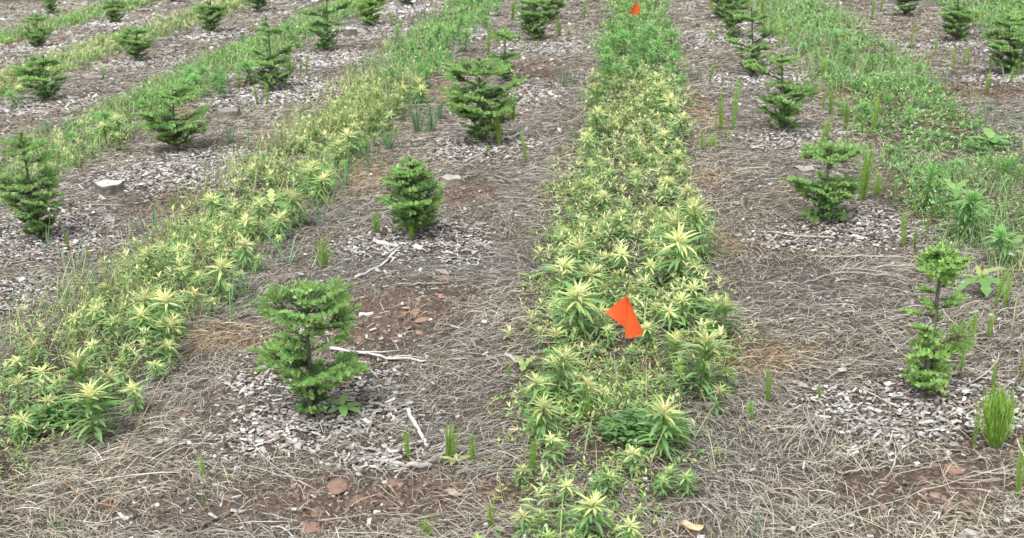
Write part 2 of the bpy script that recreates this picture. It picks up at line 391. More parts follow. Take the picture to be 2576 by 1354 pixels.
def wood_chips():
    n = 640000
    x, y = sample(n, 1.15, 1.9, 18.5)
    chip, bare, weed = zones(x, y)
    u, v = uv(x, y); scat = (.008 + .055 * (np.abs((u + .91 + 1.83 / 2) % 1.83 - 1.83 / 2) < .42) * fbm(x * 3, y * 3, 1)) * (1 - weed)
    k = rng.random(len(x)) < np.clip(chip * (.35 + .9 * fbm(x * 5, y * 5, 4)) * (1 - .6 * bare) + scat, 0, 1)
    x, y = x[k], y[k]; n = len(x)
    D = np.hypot(x, y); sc = np.maximum(1, D / 5.5)
    a = rng.normal(.1, .7, n); ln = rng.lognormal(math.log(.0066), .5, n).clip(.0025, .022) * sc
    wd = np.minimum(ln, rng.lognormal(math.log(.0036), .45, n).clip(.0014, .010) * sc); tk = rng.uniform(.0006, .0018, n) * sc
    up = unit(np.stack([rng.normal(0, .35, n), rng.normal(0, .35, n), np.ones(n)], -1))
    A = np.stack([np.cos(a), np.sin(a), rng.normal(0, .05, n)], -1); B = unit(np.cross(up, A)); A = unit(np.cross(B, up))
    z = height(x, y) + tk + rng.random(n) ** 2 * .014
    col = pick(n, [(.52, .505, .485), (.68, .665, .64), (.36, .34, .315), (.19, .16, .135), (.36, .30, .24), (.10, .085, .07)], [4.0, 1.8, 3.4, 3, .8, 2])
    mb = MB(); mb.boxes(np.stack([x, y, z], -1), A * ln[:, None], B * wd[:, None], up * tk[:, None], col)
    o = link('wood_chips', mb.mesh('wood_chips', M_CHIP)); tag(o, 'grey-white weathered wood chips spread around the young firs', None, None, 'stuff')
wood_chips()

# ------------------------------------------------------------------ low ground cover
def bleach(x, y):
    """how bleached the weeds are: the sprayed front stretch of the strips"""
    u, v = uv(np.asarray(x, float), np.asarray(y, float))
    w = np.where(np.abs(u - .05) < .6, 1 - sstep(8.8, 9.8, v), 0)
    w = np.where(np.abs(u + 1.88) < .6, 1 - sstep(8.6, 10.2, v), w)
    w = np.where(np.abs(u + 3.62) < .6, .35 * (1 - sstep(7.5, 9, v)), w)
    w = np.where(np.abs(u + 5.5) < .6, .75, w)
    w = np.where(np.abs(u + 7.3) < .6, .3, w)
    return w
def cover():
    n = 270000
    x, y = sample(n, 1.1, 1.9, 19)
    w = weedmask(x, y, .13)
    u, v = uv(x, y)
    dens = .55 * fbm(x * 4, y * 4, 3) + .45 * fbm(x * 11, y * 11, 1)
    k = rng.random(len(x)) < w * np.clip((dens - .36) * 4.2, .07, 1) * np.where((v < 4.6) & (u < -1.2) & (u > -2.6), .6, 1)
    x, y, dens = x[k], y[k], dens[k]; n = len(x)
    D = np.hypot(x, y); sc = np.maximum(1, D / 4.5)
    bl = bleach(x, y)
    hz = height(x, y)
    tall = .3 + 1.1 * sstep(.35, .75, fbm(x * 2.5, y * 2.5, 6))
    # fine upright stems
    h = rng.uniform(.02, .085, n) * tall
    lean = rng.normal(0, .35, (n, 2))
    s = np.linspace(0, 1, 3)[None, :, None]
    base = np.stack([x, y, hz - .003], -1)
    tip = base + np.stack([lean[:, 0] * h, lean[:, 1] * h, h], -1)
    P = base[:, None] * (1 - s) + tip[:, None] * s
    az = rng.uniform(0, 2 * math.pi, n)
    S = np.stack([np.cos(az), np.sin(az), np.zeros(n)], -1)
    gm = rng.random(n)
    green = pick(n, [(.19, .39, .12), (.26, .48, .145), (.32, .52, .17)], [2, 3, 2])
    olive = pick(n, [(.34, .37, .18), (.40, .39, .21), (.24, .195, .125), (.44, .48, .23)], [3, 2, 2, 2])
    lime = pick(n, [(.44, .52, .19), (.52, .56, .24), (.36, .46, .16), (.30, .23, .14)], [3, 2.4, 3, 1])
    col = np.where((gm < .07 + .22 * bl)[:, None], olive, green)
    col = np.where((rng.random(n) < bl * .55)[:, None], lime, col)
    mb = MB(); mb.ribbons(P, (.0016 * sc)[:, None] * np.array([1, .9, .6])[None], S, col * .9)
    # small leaves: three on every stem
    for q in range(4):
        t = rng.uniform(.25, 1, n)[:, None]
        b0 = base * (1 - t) + tip * t
        a = rng.uniform(0, 2 * math.pi, n); el = rng.uniform(-.1, .9, n)
        d = np.stack([np.cos(a) * np.cos(el), np.sin(a) * np.cos(el), np.sin(el)], -1)
        L = rng.uniform(.008, .022, n) * sc ** .8
        PP = b0[:, None] + d[:, None] * (np.array([0, .5, 1])[None, :, None] * L[:, None, None])
        Sd = unit(np.cross(d, np.array([0, 0, 1.0])))
        mb.ribbons(PP, (L * .36)[:, None] * np.array([.25, 1, .12])[None], Sd, col * rng.uniform(.8, 1.35, (n, 1)))
    o = link('ground_cover', mb.mesh('ground_cover', M_COVER)); tag(o, 'low tangled green and yellowing weeds carpeting the strips', None, None, 'stuff')
    # tiny white flower specks
    k = rng.random(n) < .045 * (1 + 1.8 * (uv(x, y)[0] > 1))
    m = int(k.sum()); p = tip[k]; r = rng.uniform(.0018, .0036, m) * sc[k]
    mb = MB(); one = np.ones(m)[:, None]
    mb.boxes(p, np.array([[1, 0, 0]]) * r[:, None], np.array([[0, 1, 0]]) * r[:, None], np.array([[0, 0, 1]]) * r[:, None] * .5, np.array([[.78, .78, .70]]) * rng.uniform(.8, 1, (m, 1)))
    o = link('tiny_white_flowers', mb.mesh('tiny_white_flowers', M_PETAL)); tag(o, 'tiny white chickweed flowers dotted through the strips', None, None, 'stuff')
cover()

def grass_stuff():
    n = 190000
    x, y = sample(n, .9, 2.2, 19)
    u, v = uv(x, y)
    f = fbm(x * 1.6, y * 1.6, 5)
    p = np.zeros(n)
    for uc, hw, wt in [(-1.98, .46, .62), (-3.62, .42, .8), (-5.5, .4, .4), (-7.3, .4, .9), (1.75, .55, .5), (3.5, .5, .6), (.05, .33, .12)]:
        p = np.maximum(p, wt * (1 - sstep(hw * .6, hw, np.abs(u - uc))))
    p = np.where((u > 1) & (v < 4.2), p * .15, p)
    p = p * np.clip((f - .34) * 4, 0.04, 1)
    k = rng.random(n) < p
    x, y = x[k], y[k]; n = len(x)
    D = np.hypot(x, y); sc = np.maximum(1, D / 5)
    blades(x, y, rng.uniform(.05, .17, n), .0028 * sc, 'grass', 'scattered green grass blades growing along the weed strips')
def blade_geo(mb, base, L, w, col, K=5, spread=.5, droop=1.0, az=None):
    n = len(base)
    az = rng.uniform(0, 2 * math.pi, n) if az is None else az
    l0 = np.abs(rng.normal(0, spread, n)) + .08; dr = rng.uniform(.2, 1.3, n) * droop
    s = np.linspace(0, 1, K)
    th = l0[:, None] + dr[:, None] * s[None] ** 1.5
    st = (L / (K - 1))[:, None]
    r = np.concatenate([np.zeros((n, 1)), np.cumsum(np.sin(th[:, :-1]) * st, 1)], 1)
    z = np.concatenate([np.zeros((n, 1)), np.cumsum(np.cos(th[:, :-1]) * st, 1)], 1)
    P = base[:, None] + np.stack([np.cos(az)[:, None] * r, np.sin(az)[:, None] * r, z], -1)
    S = np.stack([-np.sin(az), np.cos(az), np.zeros(n)], -1)
    tw = rng.normal(0, .6, n)
    S = unit(S + np.stack([np.cos(az), np.sin(az), np.zeros(n)], -1) * tw[:, None])
    W = np.asarray(w).reshape(-1, 1) * np.array([.7, 1, .95, .65, .08])[None] if K == 5 else np.asarray(w).reshape(-1, 1) * np.linspace(1, .1, K)[None]
    mb.ribbons(P, np.broadcast_to(W, (n, K)), S, col)
def blades(x, y, L, w, name, label):
    n = len(x)
    col = pick(n, [(.20, .36, .13), (.27, .45, .16), (.26, .39, .20), (.40, .50, .19), (.48, .46, .25)], [3, 3, 2, 2, .9])
    ps = (rng.random(n) < .65 * bleach(x, y))[:, None]
    col = np.where(ps, pick(n, [(.46, .49, .21), (.52, .49, .26), (.36, .46, .17)], [2, 2, 2]), col)
    mb = MB(); blade_geo(mb, np.stack([x, y, height(x, y) - .004], -1), L, w, col)
    o = link(name, mb.mesh(name, M_GRASS)); tag(o, label, None, None, 'stuff')
grass_stuff()

# ------------------------------------------------------------------ labels by neighbours
LAND = [(f[0], f[1], f[11]) for f in FIRS] + [(1583, 905, 'near orange flag'), (1597, 40, 'far orange flag')]
LANDW = [(at(a, b)[0], nm) for a, b, nm in LAND]
ROOTS = []          # things awaiting a label: (object, prefix words, kind key)
def want(o, lead): ROOTS.append((o, lead))
ORD = ['nearest', 'second nearest', 'third nearest', 'fourth nearest', 'fifth nearest', 'sixth nearest', 'seventh nearest', 'eighth nearest', 'ninth nearest', 'tenth nearest',
       'eleventh nearest', 'twelfth nearest', 'thirteenth nearest', 'fourteenth nearest', 'fifteenth nearest', 'sixteenth nearest']
def place_words(o):
    p = o.location
    best = min(LANDW, key=lambda t: (t[0] - p).length)
    d = p - best[0]
    if abs(d.x) > abs(d.y): w = 'right of' if d.x > 0 else 'left of'
    else: w = 'behind' if d.y > 0 else 'in front of'
    return w + ' the ' + best[1], (best[0] - p).length
def settle():
    groups = {}
    for o, lead in ROOTS:
        w, d = place_words(o); groups.setdefault((lead, w), []).append((d, o))
    for (lead, w), lst in groups.items():
        lst.sort(key=lambda t: t[0])
        for i, (d, o) in enumerate(lst):
            if len(lst) == 1: o['label'] = lead + ' ' + w
            else: o['label'] = lead + ', ' + ORD[min(i, len(ORD) - 1)] + ' ' + w

# ------------------------------------------------------------------ firs
OLD_SHARE = 0.0
def shoot(mb, p0, p1, up, light, nl=.0165, dens=1150.0, rad=.0016):
    p0 = np.asarray(p0, float); p1 = np.asarray(p1, float)
    ax = p1 - p0; L = np.linalg.norm(ax); ax = ax / L
    side = np.cross(ax, up); side /= np.linalg.norm(side); up = np.cross(side, ax)
    tw = np.array([.16, .10, .055]) * (1.0 if not light else 1.25)
    mb.tube(np.array([p0, p1]), [rad * 1.2, rad], tw, 4, False)
    n = max(10, int(L * dens))
    t = np.sqrt(rng.random(n)) * .97 + .03 if L < .03 else rng.random(n) * .97 + .03
    ph = np.where(rng.random(n) < .5, 1, -1) * np.radians(rng.triangular(15, 82, 128, n))
    rd = np.cos(ph)[:, None] * up + np.sin(ph)[:, None] * side
    fw = .42 + .75 * sstep(.72, 1.0, t)
    d = unit(ax[None] * fw[:, None] + rd * .85)
    ln = nl * rng.uniform(.78, 1.12, n) * (1 - .35 * sstep(.8, 1, t)) * (.55 + .45 * sstep(0, .12, t))
    b = p0[None] + ax[None] * (t * L)[:, None] + rd * rad
    S = unit(np.cross(d, rd))
    s = np.array([0, .55, 1.0])
    P = b[:, None] + d[:, None] * (s[None, :, None] * ln[:, None, None]) + rd[:, None] * (np.array([0, .0, -.12])[None, :, None] * ln[:, None, None]) + up[None, None] * (np.array([0, .10, .16])[None, :, None] * ln[:, None, None])
    W = .0024 * rng.uniform(.8, 1.15, (n, 1)) * np.array([.75, 1, .35])[None]
    if light and rng.random() < OLD_SHARE: c = np.array([.125, .265, .075]) * rng.uniform(.75, 1.25, (n, 1))
    elif light: c = np.array([.31, .545, .18]) * rng.uniform(.82, 1.2, (n, 1)) + np.array([.08, .06, .03]) * rng.random((n, 1))
    else: c = np.array([.075, .165, .06]) * rng.uniform(.7, 1.3, (n, 1))
    cc = c[:, None, :] * np.array([.85, 1, 1.15])[None, :, None]
    mb.ribbons(P, W, S, cc)
def branch_mesh(name, L, kind, mat):
    """a flat fir branch along +X, length about L, old dark wood near the stem, pale new shoots at the ends"""
    mb = MB(); up = np.array([0, 0, 1.0])
    sag = rng.uniform(-.10, .12)
    def pt(t, off=0.0): return np.array([L * t, off, sag * L * (t ** 2) + .12 * L * max(0, t - .55)])
    shl = min(.062, L * .5)
    if kind == 'short':
        shoot(mb, (0, 0, 0), pt(.35), up, False, dens=700)
        shoot(mb, pt(.3), pt(1), up, True)
        for sg in (-1, 1):
            if rng.random() < .8:
                a = np.radians(rng.uniform(35, 60)) * sg; d = np.array([math.cos(a), math.sin(a), rng.uniform(-.05, .3)])
                shoot(mb, pt(.3), pt(.3) + d * L * rng.uniform(.45, .62), up, True)
        return mb.mesh(name, mat)
    N = 2 if kind == 'mid' else 3
    end = 1 - min(.45, .060 / L)
    ts = np.linspace(0, end, N + 1)
    for i in range(N):
        shoot(mb, pt(ts[i]), pt(ts[i + 1]), up, False, dens=750, rad=.0024 - .0003 * i)
    shoot(mb, pt(end), pt(1.0), up, True, nl=.0175)
    lev = np.linspace(.34, end, N)
    for i, t in enumerate(lev):
        for sg in (-1, 1):
            if rng.random() < .08: continue
            a = np.radians(rng.uniform(36, 58)) * sg
            Ls = (L * (1.0 - t) * .9 if i < N - 1 else L * (1 - t) * .85) * rng.uniform(.85, 1.1)
            d = np.array([math.cos(a), math.sin(a), rng.uniform(-.05, .14)]); d /= np.linalg.norm(d)
            p0 = pt(t)
            new = .052 * rng.uniform(.85, 1.15)
            if Ls > new * 1.25:
                m = p0 + d * (Ls - new)
                shoot(mb, p0, m, up, False, dens=750)
                shoot(mb, m, m + d * new + np.array([0, 0, .007]), up, True)
                for s2 in (-1, 1):
                    if rng.random() < .8:
                        a2 = a + np.radians(rng.uniform(36, 52)) * s2
                        d2 = np.array([math.cos(a2), math.sin(a2), rng.uniform(-.05, .2)])
                        shoot(mb, m, m + d2 * new * rng.uniform(.6, .85), up, True)
            else:
                shoot(mb, p0, p0 + d * max(Ls, .03), up, True)
    return mb.mesh(name, mat)
POOL = {'long': [(branch_mesh('branch', .165, 'long', M_NEEDLE), .165) for _ in range(6)],
        'mid': [(branch_mesh('branch', .105, 'mid', M_NEEDLE), .105) for _ in range(6)],
        'short': [(branch_mesh('branch', .056, 'short', M_NEEDLE), .056) for _ in range(6)]}
OLD_SHARE = .62
POOL_OLD = {'long': [(branch_mesh('branch', .165, 'long', M_NEEDLE), .165) for _ in range(4)],
            'mid': [(branch_mesh('branch', .105, 'mid', M_NEEDLE), .105) for _ in range(4)],
            'short': [(branch_mesh('branch', .056, 'short', M_NEEDLE), .056) for _ in range(4)]}
OLD_SHARE = 0.0
M_NEEDLE2 = mat_attr('yellow_green_fir_needles', .45, .3, .4, vary=.12, nscale=20)
_nt = M_NEEDLE2.node_tree
_mu = next(n for n in _nt.nodes if n.type == 'VECT_MATH')
_hs = _nt.nodes.new('ShaderNodeHueSaturation'); _hs.inputs['Hue'].default_value = .494; _hs.inputs['Value'].default_value = 1.12; _hs.inputs['Saturation'].default_value = 1.05
for _l in list(_mu.outputs[0].links):
    _t = _l.to_socket; _nt.links.new(_hs.outputs[0], _t)
_nt.links.new(_mu.outputs[0], _hs.inputs['Color'])

def add_branch(root, loc, az, el, L, tone, roll=None, old=False):
    kind = 'long' if L > .128 else 'mid' if L > .074 else 'short'
    me, L0 = random.choice((POOL_OLD if old and not tone else POOL)[kind])
    o = link('branch', me, root); k = L / L0
    o.location = loc; o.scale = (k, max(k, .8), max(k, .85)); o.rotation_mode = 'XYZ'
    o.rotation_euler = (random.gauss(0, .22) if roll is None else roll, -el, az)
    if tone:
        o.material_slots[0].link = 'OBJECT'; o.material_slots[0].material = M_NEEDLE2
    return o
def make_fir(i, bx, by, tx, ty, w1, w2, w3, g0, g1, tone, label, short):
    p, ppm = at(bx, by)
    d0 = flat(bx, by)[2]
    m = d0 / F                                   # metres per picture pixel at the tree
    H = (by - ty) * m / CP
    # lean of the tip away from what plumb would show
    plumb = bx + (bx - 1288) * H * SP / d0
    lean = (tx - plumb) * m
    root = empty('fir_tree', p, label, 'young fir', 'young firs planted in rows')
    near = d0 < 6.5
    def axis(t):
        t = t * .955
        return Vector((lean * t * t + .006 * math.sin(t * 5 + i), .006 * math.sin(t * 4 + 2 * i), H * t - .008))
    K = 14
    ts = np.linspace(0, 1, K)
    r = np.interp(ts, [0, .5, .85, 1], [.0085, .0062, .0042, .002]) * (H / .45) ** .6
    tc = np.array([[.16, .14, .115], [.17, .17, .14], [.155, .17, .12], [.15, .21, .09]])
    cc = np.stack([np.interp(ts, [0, .4, .8, 1], tc[:, k]) for k in range(3)], 1)
    mb = MB(); mb.tube([tuple(axis(t)) for t in ts], r, cc, 8)
    link('trunk', mb.mesh('trunk', M_BARK, True), root)
    mb = MB()
    for t in np.arange(max(.2, g0 - .1), .985, .05):      # needles along the stem, pressed upwards
        a, b = axis(t), axis(min(1, t + .05))
        shoot(mb, tuple(a), tuple(b), np.array([math.cos(t * 40), math.sin(t * 40), 0.01]), t > .93, nl=.012, dens=330, rad=.004)
    o = link('stem_needles', mb.mesh('stem_needles', M_NEEDLE), root)
    if tone: o.material_slots[0].link = 'OBJECT'; o.material_slots[0].material = M_NEEDLE2
    R = random.Random(100 + i)
    # bush
    step = (.039 if near else .043) * (H / .45) ** .5
    zb = .035; zt = g0 * H
    nl = max(3, int((zt - zb) / step)); cnt = 0
    for k in range(nl):
        f = k / (nl - 1); z = zb + (zt - zb) * f
        wpx = w3 + (w2 - w3) * f ** 1.2
        if g0 >= .6:
            wpx = w3 + (w2 - w3) * min(1, f / .5) if f < .62 else w2 + (w1 * 1.05 - w2) * (f - .62) / .38
        elif f > .86: wpx *= .9
        L = wpx * m * 1.16
        nb = (3 if i == 0 else 4) if k % 2 else (4 if i == 0 else 5)
        a0 = R.uniform(0, 6.28)
        for j in range(nb):
            if cnt > 52: break
            cnt += 1
            az = a0 + j * 6.283 / nb + R.uniform(-.3, .3)
            lf = L * (R.uniform(.8, 1.1) if R.random() < (.5 if i == 0 else .7) else R.uniform(.5, .75))
            el = .02 + .46 * (1 - f) + R.uniform(-.16, .18)
            add_branch(root, axis(z / H), az, el, max(.032, lf / max(.75, math.cos(el))), tone, None, R.random() < 1.15 - 1.25 * f)
    # short shoots filling the heart of the bush
    for k in range(14 if i == 0 else 30 if near else 18):
        f = R.random(); L = (w3 + (w2 - w3) * f) * m
        add_branch(root, axis((zb + (zt - zb) * f * .97) / H), R.uniform(0, 6.28), R.uniform(.0, .8), min(.07, max(.035, L * R.uniform(.5, .8))), tone, None, R.random() < 1.2 - 1.2 * f)
    # loose shoots in the gap
    zg = zt + .02
    while zg < g1 * H - .03:
        if R.random() < .75:
            add_branch(root, axis(zg / H), R.uniform(0, 6.28), R.uniform(.1, .6), R.uniform(.04, .075) if R.random() < .8 else min(w2 * m * .7, .13), tone)
        zg += .028
    # top whorl
    L = w1 * m
    n1 = 8 if near else 7
    a0 = R.uniform(0, 6.28)
    for j in range(n1):
        az = a0 + j * 6.283 / n1 + R.uniform(-.2, .2)
        t = g1 + R.uniform(-.035, .03)
        add_branch(root, axis(t), az, R.uniform(.10, .32), L * 1.1 * R.uniform(.88, 1.1), tone)
    for j in range(12 if tone and near else 5):
        add_branch(root, axis(g1 + (.95 - g1) * (j % 5) / 5), R.uniform(0, 6.28), R.uniform(.1, .6), min(.062, L * .6) * R.uniform(.8, 1.1), tone)
    add_branch(root, axis(.95), R.uniform(0, 6.28), 1.2, min(.034, L * .5), tone)
    if tone and near:
        for j in range(30):
            add_branch(root, axis(R.uniform(.80, .96)), R.uniform(0, 6.28), R.uniform(-.35, 1.0), R.uniform(.045, .062), tone)
    return root, axis, m
FIR_OBJ = []
for i, f in enumerate(FIRS):
    FIR_OBJ.append(make_fir(i, *f))
# arms that show in the photograph: fir index, height share, azimuth in degrees (0 right, 90 away), length px, elevation
for i, t, az, lp, el in [(0,.43,175,150,.12),(0,.36,-20,165,.05),(0,.40,-60,120,.0),(0,.62,12,150,.38),(0,.60,150,70,.3),(0,.66,-30,110,.35),(0,.52,-10,120,.35),(0,.47,200,100,.3),(0,.86,-15,110,.25),(0,.84,10,130,.3),
                         (6,.36,-5,120,.35),(6,.28,10,110,.3),(6,.45,190,60,.3),(6,.60,0,62,.2),(6,.70,180,50,.2),(6,.78,0,50,.1),(6,.55,170,80,.1),(6,.66,-10,70,.15),
                         (7,.45,178,120,.25),(7,.42,165,90,.05),(7,.45,2,95,.3),(7,.86,-5,95,.2),(7,.12,190,66,.05),(7,.10,-10,60,.1),(7,.40,-60,70,.1),
                         (2,.55,5,130,.3),(2,.48,175,105,.35),(2,.68,170,100,.3),(8,.68,165,105,.35),(8,.42,10,100,.25),(9,.5,20,90,.4),(9,.42,180,75,.25),
                         (16,.46,180,100,.2),(16,.36,185,80,.1),(16,.44,0,105,.3),(16,.26,-10,90,.15),(15,.32,-10,85,.1),(15,.52,30,80,.4),(15,.72,10,75,.2),
                         (17,.44,170,70,.3),(17,.45,10,75,.35),(21,.55,170,85,.2),(21,.56,5,75,.35),(18,.62,8,85,.4),(18,.58,175,85,.15),(22,.62,170,66,.2),(12,.58,175,75,.3)]:
    root, axis, m = FIR_OBJ[i]
    add_branch(root, axis(t), math.radians(az), el, lp * m, FIRS[i][9])

# ------------------------------------------------------------------ bleached and green leafy weeds
def lance(mb, b, az, el, L, w, curl, c0, c1, c2, K=6):
    """lanceolate leaves: bases b (N,3), azimuth, start elevation, length, width, downward curl"""
    n = len(b); s = np.linspace(0, 1, K)
    th = el[:, None] - curl[:, None] * s[None] ** 1.3
    st = (L / (K - 1))[:, None]
    r = np.concatenate([np.zeros((n, 1)), np.cumsum(np.cos(th[:, :-1]) * st, 1)], 1)
    z = np.concatenate([np.zeros((n, 1)), np.cumsum(np.sin(th[:, :-1]) * st, 1)], 1)
    wob = rng.normal(0, .05, (n, 1)) * s[None] ** 2 * L[:, None] * 3
    ca, sa = np.cos(az)[:, None], np.sin(az)[:, None]
    P = b[:, None] + np.stack([ca * r - sa * wob, sa * r + ca * wob, z], -1)
    S = np.stack([-np.sin(az), np.cos(az), np.zeros(n)], -1)
    U = np.stack([-ca * np.sin(th), -sa * np.sin(th), np.cos(th)], -1)
    W = w[:, None] * np.array([.28, .70, 1.0, .92, .55, .04])[None]
    c = np.concatenate([np.broadcast_to(c0, (n, 3))[:, None] * (1 - t) + np.broadcast_to(c1, (n, 3))[:, None] * t if t < 1 else np.broadcast_to(c1, (n, 3))[:, None] for t in np.clip(s / .6, 0, 1)], 1)
    t2 = np.clip((s - .55) / .45, 0, 1)[None, :, None]
    c = c * (1 - t2) + np.asarray(c2)[None, None] * t2
    c = c * rng.uniform(.85, 1.15, (n, 1, 1))
    mb.leaves(P, W, S, U, .14, c)
CREAM = np.array([.90, .86, .57]); PALE = np.array([.78, .79, .37]); LIME = np.array([.41, .57, .18]); GREEN = np.array([.24, .42, .16]); DEEP = np.array([.125, .245, .10])
FRESH = np.array([.27, .53, .17])
def weed_meshes(style, big=False):
    """three meshes (stem, lower leaves, top rosette) of a plant 1 unit = 0.15 m tall"""
    h = .15
    lean = rng.normal(0, .01, 2)
    def ax(t): return np.array([lean[0] * t * t, lean[1] * t * t, h * t])
    mb = MB(); mb.tube([ax(t) for t in np.linspace(0, .97, 6)], np.linspace(.0028, .0016, 6), (.20, .30, .10), 5)
    stem = mb.mesh('stem', M_LEAF)
    if style == 'bleached': top = (CREAM, PALE, LIME); low = (LIME * .55 + GREEN * .5, GREEN, GREEN * 1.05)
    elif style == 'half': top = (PALE, LIME * .9 + PALE * .1, GREEN * 1.5); low = (GREEN * 1.2, GREEN, DEEP)
    else: top = (FRESH * 1.2, FRESH, FRESH * .9); low = (GREEN * 1.2, GREEN * 1.05, GREEN)
    g = rng.uniform(0, 1); top = (top[0] * (1 - .08 * g) + top[2] * .08 * g, top[1] * (1 - .25 * g) + top[2] * .25 * g, top[2])
    nl = rng.integers(44, 56) if big else rng.integers(26, 34)
    t = np.sort(rng.uniform(.12, .85, nl)); az = np.arange(nl) * 2.4 + rng.normal(0, .25, nl)
    L = np.interp(t, [.1, .5, .85], [.055, .088, .088]) * rng.uniform(.8, 1.15, nl)
    el = np.interp(t, [.1, .85], [.05, .55]) + rng.normal(0, .15, nl)
    mb = MB(); lance(mb, np.stack([ax(q) for q in t]), az, el, L, L * rng.uniform(.15, .21, nl) * (.8 if big else 1), rng.uniform(.5, 1.3, nl), *low)
    lower = mb.mesh('lower_leaves', M_LEAF)
    nt = rng.integers(46, 58) if big else rng.integers(26, 34)
    t = np.linspace(.80 if big else .86, 1.0, nt); az = np.arange(nt) * 2.4 + rng.normal(0, .3, nt)
    f = np.linspace(0, 1, nt)
    L = (.080 - .048 * f ** 1.4) * rng.uniform(.55, 1.18, nt)
    el = .20 + .90 * f + rng.normal(0, .13, nt)
    topc = tuple(c[None] * np.clip(.74 + .6 * f, 0, 1)[:, None] + (LIME * .8)[None] * (1 - np.clip(.74 + .6 * f, 0, 1))[:, None] if style != 'green' else c for c in top[:2]) + (top[2],)
    mb = MB(); lance(mb, np.stack([ax(q) for q in t]), az, el, L, L * rng.uniform(.14, .20, nt) * (1 - .2 * f) * (.72 if big else .92), rng.uniform(.5, 1.3, nt) * (1 - .5 * f), *topc)
    rosette = mb.mesh('top_rosette', M_LEAF)
    return stem, lower, rosette
WEED = {s: [weed_meshes(s) for _ in range(n)] for s, n in (('bleached', 14), ('half', 8), ('green', 8))}
for _s in ('bleached', 'half', 'green'): WEED[_s + '_big'] = [weed_meshes(_s, True) for _ in range(6)]
def put_weed(px, py, dia, style, wide=None):
    """px,py: the rosette's middle in the picture; dia: its width there"""
    p, m = at(px, py); m = flat(px, py)[2] / F
    k = max(.34, min(1.35, dia * m / .120))
    hk = k * random.uniform(.85, 1.2)
    if hk * .15 > .3: hk = 2.0
    p, m = at(px, py + dia * .10, hk * .15)
    key = style + '_big' if dia * m > .085 else style
    i = random.randrange(len(WEED[key]))
    o = empty('green_weed' if style == 'green' else 'bleached_weed', p, None, 'weed', 'fresh green leafy weeds of the strips' if style == 'green' else 'bleached leafy weeds of the sprayed strips')
    o.rotation_euler = (random.gauss(0, .15), random.gauss(0, .15), random.uniform(0, 6.28)); o.scale = (k, k, hk)
    for nm, me in zip(('stem', 'lower_leaves', 'top_rosette'), WEED[key][i]):
        link(nm, me, o)
    size = 'big' if dia > 78 else 'middling' if dia > 46 else 'small'
    tone = {'bleached': 'cream-topped bleached weed', 'half': 'yellow-green topped weed', 'green': 'fresh green leafy weed'}[style]
    want(o, size + ' ' + tone)
    return o
W_C = [(1510,215,52),(1650,185,40),(1680,235,45),(1500,270,45),(1660,205,50),(1700,285,50),(1490,330,45),(1590,315,35),(1670,330,45),(1700,380,45),(1475,405,40),(1465,455,45),(1665,425,40),(1690,445,45),(1520,480,50),(1725,465,50),(1490,490,55),(1605,455,40),(1775,510,82),(1735,500,50),(1545,530,55),(1640,520,45),(1695,545,72),(1490,545,40),(1715,575,84),(1575,500,40),(1460,610,74),(1640,605,55),(1560,620,50),(1510,585,40),(1415,650,78),(1470,665,65),(1530,640,45),(1685,620,50),(1755,660,50),(1555,690,60),(1710,660,40),(1620,650,45),(1455,715,92),(1510,715,40),(1580,740,35),(1625,705,50),(1750,715,60),(1720,745,55),(1790,745,60),(1830,755,72),(1505,775,52),(1690,770,50),(1650,765,40),(1535,820,40),(1500,865,30),(1770,850,135),(1705,845,86),(1390,880,84),(1400,905,62),(1365,1005,82),(1455,955,72),(1515,975,52),(1665,1020,105),(1390,1095,58),(1465,1235,92),(1415,1215,52),(1335,1285,62),(1360,1290,50),(1610,960,44),(1560,905,34)]
W_H = [(1595,868,34),(1730,905,44),(1560,965,44),(1660,950,40),(1645,990,40),(1605,1010,40),(1700,930,45),(1735,1185,48),(1495,1190,40),(1530,1190,50),(1420,1290,35),(1665,1195,40),(1385,1340,50),(1200,1348,34),(1690,1180,40),(1555,1065,40),(1590,780,40),(1830,930,50),(1790,920,60),(1450,1340,40)]
W_L = [(205,905,104),(225,975,112),(100,920,62),(35,955,62),(270,940,64),(90,860,62),(40,900,50),(130,1000,60),(25,1035,60),(60,1060,40),(95,1030,40),(370,735,60),(425,735,72),(470,730,50),(390,800,82),(350,780,60),(445,790,50),(270,715,40),(235,765,50),(250,755,45),(195,790,40),(545,655,72),(515,685,50),(450,670,50),(575,625,40),(375,625,55),(410,615,45),(440,620,50),(615,600,50),(560,595,40),(620,545,50),(550,535,35),(545,485,50),(720,485,60),(645,505,40),(690,530,50),(775,415,50),(800,440,50),(850,355,45),(885,325,50),(900,310,40),(830,430,40),(790,405,45),(940,260,45),(930,290,35),(1000,240,40),(1040,195,45),(1060,215,40),(1020,215,40),(950,225,35),(960,310,30),(860,375,40),(740,440,35),(560,570,40),(660,560,35),(590,510,35),(480,640,40),(300,290,40),(270,305,40),(300,335,36),(50,215,30),(130,225,24),(262,158,20),(200,130,22),(240,120,22)]
W_G = [(2340,410,66),(2455,480,72),(2420,515,60),(2140,110,34),(2110,75,28),(2310,160,34),(2250,240,36),(2400,400,40),(2545,400,50),(2200,140,32),(2180,260,36),(2120,165,30),(2285,270,34),(2540,570,60),(2350,330,30),(1000,70,34),(1100,60,30),(1150,40,30),(1080,90,30),(1040,100,30),(1170,75,34),(720,115,46),(730,60,36),(625,145,50),(500,185,40),(470,165,40),(560,195,34),(270,275,44),(370,250,40),(1690,75,56),(1640,60,44),(1575,80,40),(1540,90,44),(1610,110,44),(1545,60,34),(1660,100,44),(1600,140,40),(1690,130,36),(1530,140,36),(1560,165,40),(1520,170,36),(40,225,30),(540,190,30),(460,200,36),(500,165,36),(550,175,36)]
pts = []
